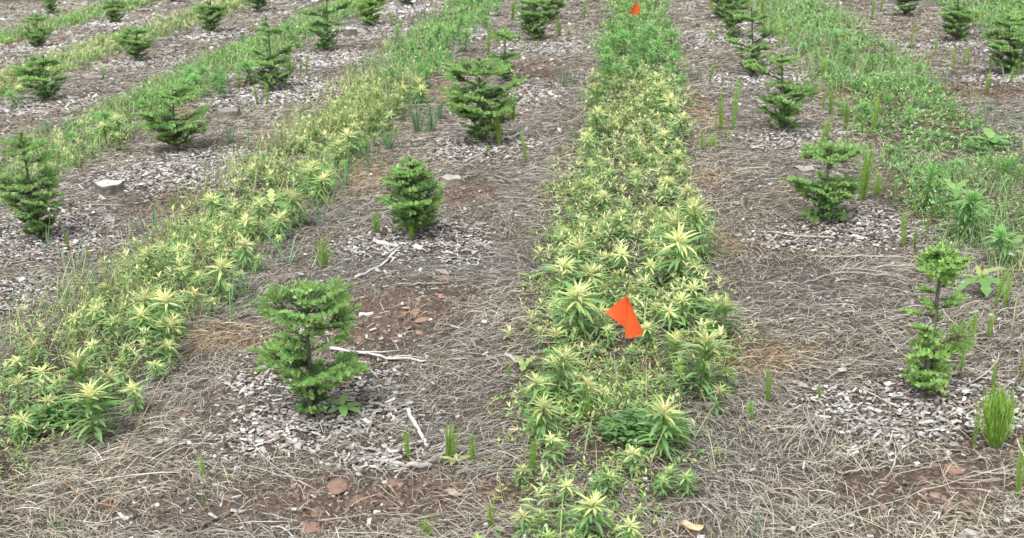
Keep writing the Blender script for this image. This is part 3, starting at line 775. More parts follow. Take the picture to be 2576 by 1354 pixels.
for L_, s_ in ((W_C, 'bleached'), (W_H, 'half'), (W_L, 'bleached'), (W_G, 'green')):
    for a, b, d in L_:
        put_weed(a, b, d, s_); pts.append((a, b))
# smaller ones between them
def fill(n, u0, u1, v0, v1, style, d0, d1, sep=12):
    k = tries = 0
    while k < n and tries < n * 40:
        tries += 1
        u = random.uniform(u0, u1); v = v0 + (v1 - v0) * random.random() ** .8
        x, y = xy(u, v); z = float(SLOPE * x)
        dx = np.array([x, y, z - CAM_H]); dep = dx[1] * CP - dx[2] * SP
        px = 1288 + F * dx[0] / dep; py = 677 - F * (dx[1] * SP + dx[2] * CP) / dep
        if not (-10 < px < 2586 and -10 < py < 1354): continue
        if min(math.hypot((px - a) * .8, (py - b) * 1.5) for a, b in pts) < sep * 4.2 / dep ** .8: continue
        pts.append((px, py)); k += 1
        put_weed(px, py, random.uniform(d0, d1) * 4.5 / dep, random.choice(style) if isinstance(style, tuple) else style)
fill(120, -.26, .33, 3.3, 9.0, ('bleached', 'bleached', 'bleached', 'half'), 34, 60, 46)
fill(8, -.26, .1, 2.55, 3.2, ('half', 'bleached'), 26, 40, 60)
fill(90, -2.15, -1.6, 3.3, 9.4, ('bleached', 'bleached', 'half'), 28, 50, 44)
fill(34, -.22, .42, 9.0, 12.8, 'green', 44, 80, 50)
fill(26, -2.1, -1.6, 9.6, 16.5, 'green', 44, 80, 50)
fill(22, -3.9, -3.35, 6.0, 16.0, ('green', 'green', 'half'), 36, 66, 50)
fill(18, 1.4, 2.1, 7.0, 12.5, 'green', 32, 56, 50)
fill(18, -5.75, -5.25, 8.5, 17.0, ('half', 'bleached'), 34, 60, 50)
fill(8, 3.2, 3.9, 9.5, 12.5, 'green', 44, 70, 50)

def seedlings():
    n = 17000
    x, y = sample(n, 1.2, 2.4, 17)
    w = weedmask(x, y, .10); bl = bleach(x, y)
    k = rng.random(n) < w * (bl > .3) * np.clip((fbm(x * 3, y * 3, 4) - .28) * 3.4, .12, .9) * np.where(uv(x, y)[1] < 3.6, .18, np.where((uv(x, y)[1] < 5.2) & (x < -.8), .4, 1))
    x, y, bl = x[k], y[k], bl[k]; n = len(x)
    D = np.hypot(x, y); hh = rng.uniform(.04, .13, n); sz = rng.uniform(.6, 1.4, n) * np.maximum(1, D / 8) ** .5
    z = height(x, y); g = rng.random((n, 1))
    mb = MB(); nl = 11
    for q in range(nl):
        f = q / (nl - 1)
        L = (.040 - .016 * f) * sz * rng.uniform(.7, 1.15, n)
        b = np.stack([x + rng.normal(0, .002, n), y + rng.normal(0, .002, n), z + hh * (.45 + .55 * min(1, f * 1.6))], -1)
        pale = min(1, f * 1.5)
        c0 = (GREEN * 1.2) * (1 - pale) + (CREAM * (1 - g * .2) + LIME * .2 * g) * pale
        c1 = GREEN * 1.1 * (1 - pale) + PALE * .95 * pale
        lance(mb, b, q * 2.4 + rng.uniform(0, .5, n) + x * 97, .15 + .95 * f + rng.normal(0, .15, n), L, L * .22, rng.uniform(.4, 1.1, n), c0, np.broadcast_to(c1, (n, 3)), LIME * .8 + GREEN * .2, K=6)
    o = link('weed_seedlings', mb.mesh('weed_seedlings', M_COVER)); tag(o, 'countless small pale-tipped weed seedlings filling the sprayed strips', None, None, 'stuff')
seedlings()

# ------------------------------------------------------------------ horsetails
def horsetail_mesh(n, spread, seed):
    mb = MB(); h = .2
    r0 = rng.uniform(0, .012, n); a0 = rng.uniform(0, 6.28, n)
    base = np.stack([np.cos(a0) * r0, np.sin(a0) * r0, np.full(n, -.004)], -1)
    az = a0 + rng.normal(0, .4, n); ln = np.abs(rng.normal(0, spread, n)); H = h * rng.uniform(.68 if n > 40 else .55, 1.02, n)
    s = np.linspace(0, 1, 6)
    r = np.sin(ln)[:, None] * H[:, None] * s[None] * (1.1 - .25 * s[None]); z = H[:, None] * s[None] * np.cos(ln)[:, None]
    P = base[:, None] + np.stack([np.cos(az)[:, None] * r, np.sin(az)[:, None] * r, z], -1)
    yel = rng.random((n, 1))
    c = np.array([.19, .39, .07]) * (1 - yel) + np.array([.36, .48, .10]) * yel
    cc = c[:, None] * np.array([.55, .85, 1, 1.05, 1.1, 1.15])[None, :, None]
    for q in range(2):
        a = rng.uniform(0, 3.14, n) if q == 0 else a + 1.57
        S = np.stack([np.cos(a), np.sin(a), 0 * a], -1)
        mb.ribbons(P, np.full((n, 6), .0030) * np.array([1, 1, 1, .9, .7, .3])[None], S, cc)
    # thin ascending side branches in whorls
    for k in range(3):
        for i in range(1, 6):
            m = rng.random(n) < .9
            p0 = P[m, i - 1] * .5 + P[m, i] * .5; nn = len(p0)
            a = rng.uniform(0, 6.28, nn); L = rng.uniform(.014, .034, nn)
            d = unit(np.stack([np.cos(a) * .42, np.sin(a) * .42, np.ones(nn)], -1))
            PP = p0[:, None] + d[:, None] * (np.array([0, .5, 1])[None, :, None] * L[:, None, None])
            mb.ribbons(PP, np.full((nn, 3), .0020) * np.array([1, .9, .5])[None], np.stack([-np.sin(a), np.cos(a), 0 * a], -1), c[m] * 1.1)
    return mb.mesh('horsetail', M_TAIL)
TAIL = {'thin': [horsetail_mesh(14, .10, 0) for _ in range(4)], 'mid': [horsetail_mesh(30, .17, 1) for _ in range(4)], 'fan': [horsetail_mesh(170, .30, 2) for _ in range(2)], 'wide': [horsetail_mesh(38, .5, 3) for _ in range(2)]}
HT = [(945,590,45,35),(1035,608,34,25),(820,672,62,80),(1325,410,65,18),(1290,301,60,35),(1225,385,20,18),(1297,222,30,18),(1228,147,76,18),(986,70,32,14),(1006,75,25,20),(1071,56,25,12),(1290,51,40,24),(1216,72,30,10),(1225,55,20,10),(1469,51,45,16),(1408,94,40,16),(1430,92,22,26),(1351,126,22,10),(1316,132,22,8),(996,349,28,14),(1256,369,75,34),(921,386,40,20),(972,369,30,24),
 (561,243,32,10),(600,226,45,10),(648,263,42,14),(673,265,45,14),(731,188,36,24),(757,191,40,10),(771,188,38,10),(328,321,30,14),
 (1792,26,25,14),(1785,111,40,9),(1799,113,25,7),(1785,214,52,12),(1817,215,25,8),(1754,202,32,10),(1814,330,78,15),(1843,321,95,20),(1802,332,33,8),(1764,380,40,36),(1795,373,30,50),(1833,355,25,12),(1945,96,40,26),(1918,41,40,24),(1970,99,45,14),(1959,123,30,12),(1981,106,25,8),(2067,191,35,20),(2069,284,50,10),(2087,294,58,25),(2110,280,28,9),(2130,321,55,35),(2198,332,75,30),(2171,332,30,12),(2072,359,48,34),(2154,311,30,10),(2216,31,30,14),(2192,51,50,14),(2332,178,28,12),(2291,123,50,14),(2352,137,35,16),(2397,178,50,8),(2421,171,38,12),(2438,164,40,12),(2479,236,50,16),(2378,154,30,8),(2492,174,25,8),(2544,212,35,16),(2557,195,25,10),(2004,215,30,10),
 (2168,505,110,58),(2204,491,50,60),(2274,621,78,24),(2301,625,42,18),(2299,542,30,10),(2332,600,45,12),(2339,713,35,26),(2451,631,22,10),(2503,771,90,22),(2523,782,80,24),(2448,843,50,32),(2482,857,62,22),(2417,898,40,24),(2414,942,55,22),(1932,1011,80,24),(2062,1004,30,18),(1891,1062,46,38),(2496,1004,80,24),(2503,1130,125,84),(2451,1130,70,20),(2557,1257,130,34),(1720,1130,72,40),(2571,946,60,24),
 (1478,1062,58,30),(1355,1106,46,30),(1027,1158,68,36),(1129,1158,76,60),(1191,1175,70,28),(1341,1192,72,30),(1235,1332,60,36),(1075,1352,50,62),(1280,952,32,14),(513,1205,55,18),(571,1216,22,22),(513,1262,22,14),(174,631,50,10),(222,659,30,14),(437,539,45,12),(608,659,30,20)]
for a, b, h, w in HT:
    p, _ = at(a, b); m = flat(a, b)[2] / F
    q = w / h
    kind = 'fan' if w > 70 and q < .9 else 'wide' if q > .85 else 'mid' if q > .4 else 'thin'
    o = link('horsetail', random.choice(TAIL[kind])); o.location = p
    k = 1.28 * h * m / CP / .2; kx = w * m / {'thin': .06, 'mid': .105, 'fan': .115, 'wide': .22}[kind]
    kx = min(max(kx, .62 * k), 1.6 * k)
    o.scale = (kx, kx, k); o.rotation_euler = (random.gauss(0, .06), random.gauss(0, .08), random.uniform(0, 6.28))
    tag(o, None, 'horsetail', 'horsetails scattered through the field')
    hm = h * m
    want(o, {'thin': 'slim upright', 'mid': 'tufted', 'fan': 'large fan-shaped', 'wide': 'low sprawling'}[kind] + ' green horsetail')

# ------------------------------------------------------------------ grass tufts
def tuft_mesh(n, spread, droop, hue):
    mb = MB(); r = rng.uniform(0, .02, n); a = rng.uniform(0, 6.28, n)
    base = np.stack([np.cos(a) * r, np.sin(a) * r, np.full(n, -.004)], -1)
    col = np.array(hue) * rng.uniform(.75, 1.25, (n, 1))
    blade_geo(mb, base, .2 * rng.uniform(.45, 1.15, n), np.full(n, .0055), col, 5, spread, droop, a + rng.normal(0, .5, n))
    return mb.mesh('grass_tuft', M_GRASS)
BLUE = (.18, .34, .16); YEL = (.32, .42, .13)
TUFT = {'bush': [tuft_mesh(26, .35, .7, BLUE) for _ in range(3)], 'few': [tuft_mesh(5, .32, .4, BLUE) for _ in range(4)], 'flat': [tuft_mesh(14, .95, .8, BLUE) for _ in range(3)], 'yellow': [tuft_mesh(12, .4, .8, YEL) for _ in range(2)]}
GT = [(1054,338,100,'bush'),(1088,332,75,'bush'),(1413,219,46,'flat'),(1440,212,36,'flat'),(116,638,80,'few'),(191,672,90,'few'),(325,600,60,'few'),(383,600,150,'few'),(441,542,60,'few'),(226,737,66,'few'),(615,748,60,'flat'),(581,802,66,'flat'),(640,775,50,'flat'),(725,662,95,'few'),(660,631,60,'yellow'),(164,758,56,'bush'),(308,895,80,'few'),(34,782,64,'few'),(186,1172,86,'few'),(60,1113,56,'flat'),(150,1349,50,'flat'),(1901,1352,140,'few'),(1826,1352,62,'few'),(2017,185,60,'few'),(2338,219,46,'few'),(2352,222,50,'few'),(2482,325,72,'few'),(2526,212,62,'few'),(2027,123,50,'few'),(578,362,50,'bush'),(625,359,64,'few'),(355,328,52,'few'),(560,386,55,'few'),(608,273,42,'few'),(120,340,50,'bush'),(60,390,60,'bush'),(170,345,50,'bush'),(760,560,70,'yellow'),(830,520,80,'yellow'),(870,470,70,'flat'),(780,340,60,'yellow'),(700,600,60,'flat'),(850,380,60,'few'),(930,420,60,'flat'),(2300,225,50,'few'),(2250,330,50,'few'),(2400,290,50,'few'),(2140,215,60,'few'),(2060,140,55,'few'),(2470,300,60,'few'),(610,120,46,'bush'),(560,150,40,'bush'),(470,190,36,'bush'),(260,860,70,'few'),(330,820,60,'few'),(240,830,60,'flat'),(480,745,60,'few'),(430,560,56,'few'),(2560,330,60,'few'),(40,1080,60,'few'),(330,980,50,'few'),(900,400,66,'bush'),(940,360,60,'yellow'),(980,380,70,'bush'),(840,480,66,'flat'),(880,440,70,'yellow'),(690,410,60,'few'),(650,420,56,'few'),(720,380,60,'yellow'),(1110,300,60,'bush'),(1130,270,50,'yellow'),(760,500,80,'few'),(810,560,60,'flat'),(500,590,60,'few'),(400,640,70,'few'),(300,700,60,'few'),(640,690,60,'yellow'),(20,1040,60,'few'),(120,790,56,'few'),(250,800,60,'bush')]
for a, b, h, kd in GT:
    p, _ = at(a, b); m = flat(a, b)[2] / F
    o = link('grass_tuft', random.choice(TUFT[kd])); o.location = p; k = h * m / CP / .19 * (1.5 if kd == 'flat' else 1)
    o.scale = (k, k, k); o.rotation_euler = (0, 0, random.uniform(0, 6.28))
    tag(o, None, 'grass tuft', 'grass tufts among the rows')
    want(o, {'bush': 'dense blue-green grass tuft', 'few': 'thin few-bladed blue-green grass tuft', 'flat': 'sprawling flattened grass tuft', 'yellow': 'yellowish grass tuft'}[kd])

# ------------------------------------------------------------------ orange marker flags
def flag(poly, fold, pole, base_px, label):
    """poly: outline in the picture; fold: (i, j) the two outline points on the wire"""
    p, _ = at(*base_px); t = flat(*base_px)[2]
    root = empty('marker_flag', p, label, 'marker flag', 'orange marker flags in the central weed strip')
    Y0 = p.y
    def up(q, dy=0.0):
        d = ray(*q); k = (Y0 + dy) / d[1]
        return Vector((d[0] * k, d[1] * k, CAM_H + d[2] * k)) - p
    mb = MB()
    a, b = up(fold[0]), up(fold[1])
    back = Vector((0, .003, 0))
    mb.tube([(0, 0, -.03), tuple(b * .5 + back), tuple(b + back), tuple(a + back)], .0011, (.16, .15, .14), 6)
    link('wire_stake', mb.mesh('wire_stake', M_WIRE), root)
    mb = MB()
    K = 10
    for side, (e0, e1, fe) in enumerate(poly):
        b2 = up(fe)
        # a cloth panel between the fold line a-b and an outer edge e0-e1, gently billowed
        rows = []
        for i in range(K):
            s = i / (K - 1)
            A = a.lerp(b2, s); E = up(e0, .03 * (.1 if side else -1)).lerp(up(e1, .02 * (1 if side else -1)), s)
            line = []
            for j in range(K):
                r = j / (K - 1); v = A.lerp(E, r)
                v = v + Vector((0, .010 * math.sin(r * 3.2 + s * 2.1 + side) * r, .0025 * math.sin(r * 7 + side * 2) * s))
                line.append(tuple(v))
            rows.append(line)
        V = np.array(rows).reshape(-1, 3)
        i, j = np.meshgrid(np.arange(K - 1), np.arange(K - 1), indexing='ij'); q = i * K + j
        Q = np.stack([q, q + 1, q + K + 1, q + K], -1).reshape(-1, 4)
        V2 = V + np.array([0, .0006, 0])
        mb.add(V, Q, (.97, .185, .055)); mb.add(V2, Q[:, ::-1], (.97, .185, .055))
    link('pennant', mb.mesh('pennant', M_FLAG, True), root)
flag([((1523, 787), (1550, 806), (1574, 828)), ((1578, 745), (1620, 841), (1573, 851))], ((1577, 744), (1573, 850)), None, (1578, 985),
     'larger orange marker flag on thin wire among cream-topped weeds at the near strip end')
flag([((1597, 10), (1582, 34), (1600, 37)), ((1602, 4), (1612, 30), (1600, 37))], ((1601, 2), (1600, 37)), None, (1598, 75),
     'small orange marker flag far away in the fresh green end of the central strip')

# ------------------------------------------------------------------ stumps
def stump(px, py, wpx, hpx, white, label):
    p, _ = at(px, py); m = flat(px, py)[2] / F
    R = wpx * m / 2; H = hpx * m
    root = empty('tree_stump', p, label, 'stump', 'old sawn stumps between the firs')
    n = 20; a = np.arange(n) * 2 * math.pi / n
    wob = 1 + .10 * np.sin(a * 3 + px) + .06 * np.sin(a * 5 + py) + rng.normal(0, .025, n)
    zs = [-.03, .0, .25 * H, .6 * H, .94 * H, H]; rs = [1.35, 1.18, 1.05, 1.0, 1.0, .97]
    rings = []
    for z, r in zip(zs, rs):
        rings.append(np.stack([np.cos(a) * wob * R * r, np.sin(a) * wob * R * r, np.full(n, z) + (.004 * np.sin(a * 4) if z > H * .9 else 0)], -1))
    V = np.concatenate(rings); k, j = np.meshgrid(np.arange(len(zs) - 1), np.arange(n), indexing='ij')
    q = np.stack([k * n + j, k * n + (j + 1) % n, (k + 1) * n + (j + 1) % n, (k + 1) * n + j], -1)
    c = np.array([.20, .175, .15]) * rng.uniform(.6, 1.3, (len(V), 1))
    mb = MB(); mb.add(V, q, c); link('bark', mb.mesh('bark', M_WOOD), root)
    tops = []
    fr = [.97, .75, .5, .25, .06]
    for r in fr: tops.append(np.stack([np.cos(a) * wob * R * r, np.sin(a) * wob * R * r, np.full(n, H + .003) + .005 * np.sin(a * 4) * r + .003 * np.sin(a * 2 + 1)], -1))
    V = np.concatenate(tops); k, j = np.meshgrid(np.arange(len(fr) - 1), np.arange(n), indexing='ij')
    q = np.stack([k * n + j, k * n + (j + 1) % n, (k + 1) * n + (j + 1) % n, (k + 1) * n + j], -1)
    col = np.array([.62, .60, .55]) * (1 if hpx < 22 else .82) if white else np.array([.33, .30, .265])
    ringc = np.repeat(rng.uniform(.72, 1.1, len(fr)), n)[:, None]
    mb = MB(); mb.add(V, q, col * ringc * rng.uniform(.9, 1.1, (len(V), 1))); link('sawn_top', mb.mesh('sawn_top', M_WOOD), root)
for s in [(883,92,34,20,True,'tall stump with a bright white sawn top, behind the slender open fir'),
          (276,486,70,26,True,'pale sawn stump with rough bark foot beside the left border fir'),
          (2022,432,56,9,False,'low pale stump half sunk in straw, in front of the third right-row fir'),
          (236,205,54,12,False,'low grey stump right of the spreading left fir'),
          (576,300,58,24,False,'grey sunken stump right of the umbrella fir'),
          (1134,462,52,16,False,'low grey stump in the soil right of the second left-row fir'),
          (359,34,34,10,False,'low grey stump in the upper left rows near the upper edge'),
          (704,14,34,8,False,'low dark stump at the upper edge right of the dark upper fir'),
          (1825,72,28,9,False,'weathered low stump by the loose open fir of the right row'),
          (1917,264,44,10,False,'grey stump left of the third right-row fir'),
          (441,124,36,10,False,'small grey stump right of the compact fir')]:
    stump(*s)

# ------------------------------------------------------------------ sticks, clods, dead leaves, big chips
def stick(pts, r0, r1, col, label, name='stick', lift=.012, forks=(), cat='stick'):
    P = []
    for i, (a, b) in enumerate(pts):
        p, _ = at(a, b); P.append(np.array(p) + np.array([0, 0, lift]))
    P = np.array(P); o0 = P[0].copy()
    t = np.linspace(0, 1, len(P)); tt = np.linspace(0, 1, 14)
    Q = np.stack([np.interp(tt, t, P[:, k]) for k in range(3)], 1)
    for _ in range(2): Q[1:-1] = (Q[:-2] + Q[2:] + 2 * Q[1:-1]) / 4
    Q[1:-1] += rng.normal(0, .0025, (len(Q) - 2, 3))
    mb = MB(); rr = np.linspace(r0, r1, 14) * rng.uniform(.82, 1.2, 14)
    mb.tube(Q - o0, rr, np.array(col) * rng.uniform(.75, 1.15, (14, 1)), 7)
    mb.tube(np.array([Q[1], Q[0]]) - o0, [rr[0], rr[0] * .7], col, 7)
    for f in forks:
        FP = np.array([np.array(at(a, b)[0]) + np.array([0, 0, lift]) for a, b in f])
        mb.tube(FP - o0, np.linspace(r1 * 1.1, r1 * .5, len(FP)), col, 6)
    o = link(name, mb.mesh(name, M_WOOD, True)); o.location = o0
    tag(o, label, cat, 'bleached sticks on the ground' if cat == 'stick' else None)
PW = (.62, .59, .55); GW = (.40, .36, .32)
stick([(832,884),(900,893),(965,908),(1030,912),(1072,915)], 0.0062, .0028, (.54, .51, .47), 'long white forked stick lying right of the nearest fir stem', forks=[[(975,908),(1010,903),(1062,908)],[(900,893),(960,894),(1000,890)]])
stick([(1028,1040),(1032,1060),(1050,1085),(1062,1110),(1076,1130)], .0075, .004, PW, 'bent white stick lying between wood chips and horsetails near the bottom middle')
stick([(960,1172),(1000,1176),(1085,1182)], .004, .0075, GW, 'straight grey stick in front of the nearest fir chips beside low horsetails')
stick([(893,705),(930,690),(965,670),(985,648),(1010,625)], .006, .004, PW, 'forked white stick in the chips below the second left-row fir', forks=[[(985,640),(960,620),(940,612)]])
stick([(942,613),(970,620),(1000,628)], .012, .008, PW, 'short thick white branch end in the chips below the second left-row fir')
stick([(1000,722),(1060,722),(1130,718)], .0028, .0018, GW, 'thin straight pale stalk lying on bare red soil behind the nearest fir')
stick([(1265,352),(1290,350),(1316,336)], .010, .006, PW, 'pale short branch lying right of the widest bushy fir')
stick([(1165,412),(1190,402),(1222,385)], .0055, .004, PW, 'pale stick lying in front of the widest bushy fir')
stick([(1273,900),(1300,915),(1322,934)], .006, .004, PW, 'short white stick left of the cream-topped weeds by the near flag')
stick([(930,1020),(975,1032),(1000,1045)], .006, .004, GW, 'grey curved twig in the chips right of the nearest fir')
stick([(938,1050),(932,1075),(925,1100)], .005, .004, GW, 'short grey upright-lying stick in the chips in front of the nearest fir')
stick([(2270,655),(2180,650),(2060,655)], .004, .003, GW, 'long pale stalk lying behind the yellow-green fir')
stick([(2240,700),(2100,690),(2020,720)], .003, .002, GW, 'thin bent stalk on the straw mound left of the yellow-green fir')
stick([(2200,895),(2120,930),(2080,965)], .004, .003, GW, 'straight grey stalk lying left of the yellow-green fir base')
stick([(2180,1140),(2290,1155),(2380,1152)], .0022, .0014, GW, 'long pale stalk lying below the chips of the yellow-green fir')
stick([(2110,1200),(2200,1190),(2310,1185)], .002, .0012, GW, 'thin grey stalk on the soil at the lower right')
stick([(470,1340),(530,1325),(572,1308)], .006, .003, (.16, .12, .10), 'dark brown twig lying on straw at the lower left')
stick([(800,1320),(980,1300),(1080,1310)], .0016, .001, GW, 'fine grey stalk across bare soil at the lower middle')
stick([(2570,1170),(2300,1250),(2000,1352)], .0011, .0008, PW, 'very long thin pale stalk crossing the lower right corner')
stick([(2100,605),(2000,600),(1930,590)], .004, .003, GW, 'pale stalk lying in front of the second right-row fir')
stick([(150,1225),(210,1262),(290,1292)], .0016, .0012, (.44, .27, .14), 'thin orange-brown dead stalk, forked, lying at the lower left', 'dry_stalk', .02, forks=[[(288,1292),(262,1310),(245,1354)],[(285,1290),(330,1230),(352,1195)],[(280,1290),(278,1265)]], cat='dry stalk')
stick([(440,915),(400,985),(360,1070),(300,1180)], .0016, .0012, (.46, .38, .22), 'long golden stalk lying diagonally on straw left of the nearest fir', 'dry_stalk', .02, cat='dry stalk')

def clod(px, py, wpx, hpx, label, col=(.33, .19, .13), thick=.5):
    p, _ = at(px, py); m = flat(px, py)[2] / F
    R = wpx * m / 2; Rz = R * thick; n = 14; k = 8
    V = []; cc = []
    for i in range(k):
        th = math.pi * (i + .5) / k * .62
        for j in range(n):
            a = 2 * math.pi * j / n
            d = Vector((math.sin(th) * math.cos(a), math.sin(th) * math.sin(a), math.cos(th)))
            g = 1 + .8 * (float(vnoise(d.x * 2.2 + px, d.y * 2.2 + d.z * 1.7 + py, 3)) - .5) + .2 * (float(vnoise(d.x * 6 + px, d.y * 6 + d.z * 3, 4)) - .5)
            V.append((d.x * R * g, d.y * R * g * .85, d.z * Rz * g - Rz * .18))
    V = np.array(V); kk, jj = np.meshgrid(np.arange(k - 1), np.arange(n), indexing='ij')
    q = np.stack([kk * n + jj, (kk + 1) * n + jj, (kk + 1) * n + (jj + 1) % n, kk * n + (jj + 1) % n], -1).reshape(-1, 4)
    top = np.stack([np.full(n // 2, 0), np.arange(0, n, 2), np.arange(0, n, 2) + 1, (np.arange(0, n, 2) + 2) % n], 1)[1:-1]
    mb = MB(); mb.add(V, np.concatenate([q, top]), np.array(col) * rng.uniform(.85, 1.15, (len(V), 1)))
    o = link('soil_clod', mb.mesh('soil_clod', M_CLOD, True)); o.location = p; o.rotation_euler = (0, 0, px)
    tag(o, label, 'soil clod', 'dry red soil clods')
for c_ in [(1040,785,52,0,'large flat pinkish soil clod on bare ground right of the nearest fir'),(1062,805,38,0,'smaller soil clod touching the large pinkish clod'),
           (905,855,30,0,'round reddish clod beside the nearest fir branches'),(1000,858,26,0,'small reddish clod below the large pinkish clod'),
           (1058,838,30,0,'low clod between the large pinkish clod and the white stick'),(850,1225,70,0,'broad cracked red clod in front of the nearest fir'),
           (905,1255,50,0,'red clod right of the broad cracked clod in front'),(800,1290,46,0,'low red clod below the broad cracked clod'),
           (985,1215,40,0,'reddish clod at the edge of chips near the grey stick'),(572,1250,32,0,'small red clod left of the broad cracked clod'),
           (780,1330,60,0,'red clod at the bottom edge below the nearest fir'),(1405,830,62,0,'rounded pinkish clod left of the near orange flag'),
           (1110,745,40,0,'low clod in straw edge behind the large pinkish clod'),(945,965,36,0,'reddish clod among chips right of the nearest fir'),
           (1050,690,34,0,'reddish clod under the second left-row fir'),(1120,700,46,0,'flat brown clod right of the forked white stick'),
           (560,1003,40,0,'reddish clod in straw left of the nearest fir'),(470,1045,34,0,'lone reddish clod in straw near the left weed strip'),
           (2250,1150,40,0,'brown clod below the chips of the yellow-green fir'),(2400,1180,60,0,'brown clod at right below the large fan-shaped horsetail'),
           (2150,1130,40,0,'brown clod between straw and chips at lower right')]:
    clod(c_[0], c_[1], c_[2], c_[3], c_[4], (.33, .215, .155) if 'pink' in c_[4] else (.235, .155, .113), .22)

def shred(px, py, wpx, ang, col, label, cat, name, curl=.5, thick=.0015, aspect=.45):
    """a curled flat piece: dead leaf or big chip"""
    p, _ = at(px, py); m = flat(px, py)[2] / F
    L = wpx * m; K = 9; R = 7
    V = []
    for i in range(K):
        s = i / (K - 1) - .5
        wd = L * aspect * (1 - (2 * s) ** 2 * .75) * (1 + .25 * math.sin(s * 11 + px))
        for j in range(R):
            r = j / (R - 1) - .5
            V.append((s * L, r * wd + .1 * L * math.sin(s * 4 + px), .006 + curl * L * (r * r * 1.1 + s * s * .5) + .05 * L * math.sin(s * 6 + r * 5)))
    V = np.array(V); V2 = V - np.array([0, 0, thick])
    i, j = np.meshgrid(np.arange(K - 1), np.arange(R - 1), indexing='ij'); q = (i * R + j).reshape(-1); n = K * R
    Q = np.stack([q, q + R, q + R + 1, q + 1], 1)
    rim = [j for j in range(R)] + [i * R + R - 1 for i in range(1, K)] + [(K - 1) * R + j for j in range(R - 2, -1, -1)] + [i * R for i in range(K - 2, 0, -1)]
    rim = np.array(rim); r2 = np.roll(rim, -1)
    E = np.stack([rim, r2, r2 + n, rim + n], 1)
    mb = MB(); mb.add(np.concatenate([V, V2]), np.concatenate([Q, Q[:, ::-1] + n, E]), np.array(col) * rng.uniform(.8, 1.15, (2 * n, 1)))
    o = link(name, mb.mesh(name, M_WOOD, False)); o.location = p; o.rotation_euler = (random.gauss(0, .1), random.gauss(0, .1), math.radians(ang))
    tag(o, label, cat)
TAN = (.52, .39, .24)
shred(1738,1330,62,10,TAN,'large curled tan dead leaf on red soil at the bottom middle','dead leaf','dead_leaf',.25)
shred(1140,1252,56,-15,(.50,.42,.34),'greyish curled dead leaf on straw below the low horsetails','dead leaf','dead_leaf',.5)
shred(1292,1090,30,40,(.55,.43,.32),'small tan dead leaf in straw left of the central strip','dead leaf','dead_leaf',.7)
shred(1495,1000,24,80,(.45,.34,.22),'small brown dead leaf caught in the strip in front of the near flag','dead leaf','dead_leaf',.7)
shred(920,795,42,55,(.66,.64,.60),'big pale splintered chip leaning on bare soil right of the nearest fir','wood chip','wood_chunk',.1,.008,.5)
shred(1115,690,46,-20,(.48,.43,.38),'broad pale bark scrap in front of the second left-row fir','bark scrap','bark_scrap',.35,.004,.5)
shred(1052,622,24,20,(.66,.64,.60),'square white chip below the second left-row fir','wood chip','wood_chunk',.05,.006,.8)
shred(690,1100,34,10,(.66,.64,.60),'bright wide chip in front of the nearest fir','wood chip','wood_chunk',.05,.006,.6)
shred(2445,1350,70,5,(.60,.57,.53),'big pale chip at the bottom edge on the right','wood chip','wood_chunk',.05,.01,.6)
shred(2158,600,46,-8,(.64,.62,.58),'wide white chip right of the second right-row fir','wood chip','wood_chunk',.05,.006,.4)
shred(1730,48,30,0,(.62,.60,.56),'white chip on straw right of the far orange flag','wood chip','wood_chunk',.05,.008,.5)

# ------------------------------------------------------------------ broad-leaved weeds, clover, flowers
def broad(px, py, specs, label, stem_h=.06, lobed=True, col=(.21, .40, .12), lean=(0, 0)):
    p, _ = at(px, py); m = flat(px, py)[2] / F
    root = empty('broadleaf_weed', p, label, 'weed', 'broad-leaved weeds')
    mb = MB(); top = np.array([lean[0], lean[1], stem_h])
    mb.tube([(0, 0, -.005), tuple(top * .5), tuple(top)], [.003, .0026, .002], (.22, .28, .10), 6)
    link('stem', mb.mesh('stem', M_LEAF, True), root)
    for az, el, Lp, wr, curl, tint in specs:
        L = Lp * m; K = 11; s = np.linspace(0, 1, K)
        a = math.radians(az)
        th = el - curl * s
        r = np.concatenate([[0], np.cumsum(np.cos(th[:-1]) * L / (K - 1))]); z = np.concatenate([[0], np.cumsum(np.sin(th[:-1]) * L / (K - 1))])
        P = (top * random.uniform(.6, 1.0))[None] + np.stack([math.cos(a) * r, math.sin(a) * r, z], -1)
        prof = np.sin(np.clip(s * .93 + .07, 0, 1) * math.pi) ** .7
        if lobed: prof = prof * (1 + .35 * np.sin(s * 19))
        W = L * wr * prof
        U = np.stack([-math.cos(a) * np.sin(th), -math.sin(a) * np.sin(th), np.cos(th)], -1)
        c = np.array(col) * (1 - tint) + np.array([.55, .60, .22]) * tint
        mb = MB(); mb.leaves(P[None], W[None], np.array([[-math.sin(a), math.cos(a), 0]]), U[None], .08, c[None, None] * rng.uniform(.9, 1.1, (1, K, 1)))
        link('leaf', mb.mesh('leaf', M_LEAF, True), root)
broad(2462,745,[(165,.55,56,.28,.9,.25),(10,.5,74,.24,.7,.4),(200,-.1,84,.27,.8,0),(262,.1,84,.34,1.1,0),(312,.1,92,.30,1.2,0),(90,.8,50,.28,.5,.6),(40,.9,36,.3,.5,.7)],'large broad-leaved weed with lobed drooping leaves right of the yellow-green fir',.09)
broad(862,1052,[(20,.3,52,.42,.6,.3),(160,.4,50,.42,.6,0),(285,.1,52,.42,.6,0),(330,.3,60,.36,.7,.1),(80,.6,44,.42,.4,.3),(220,.2,44,.42,.6,0)],'small broad-leaved seedling at the foot of the nearest fir',.05,False)
broad(685,540,[(160,.5,66,.5,.5,.2),(30,.5,66,.45,.5,.3),(330,.0,82,.5,.6,0),(100,.9,40,.5,.4,.8),(210,.3,60,.45,.6,.4)],'broad-leaved weed with a pinkish young leaf in the left weed strip',.07)
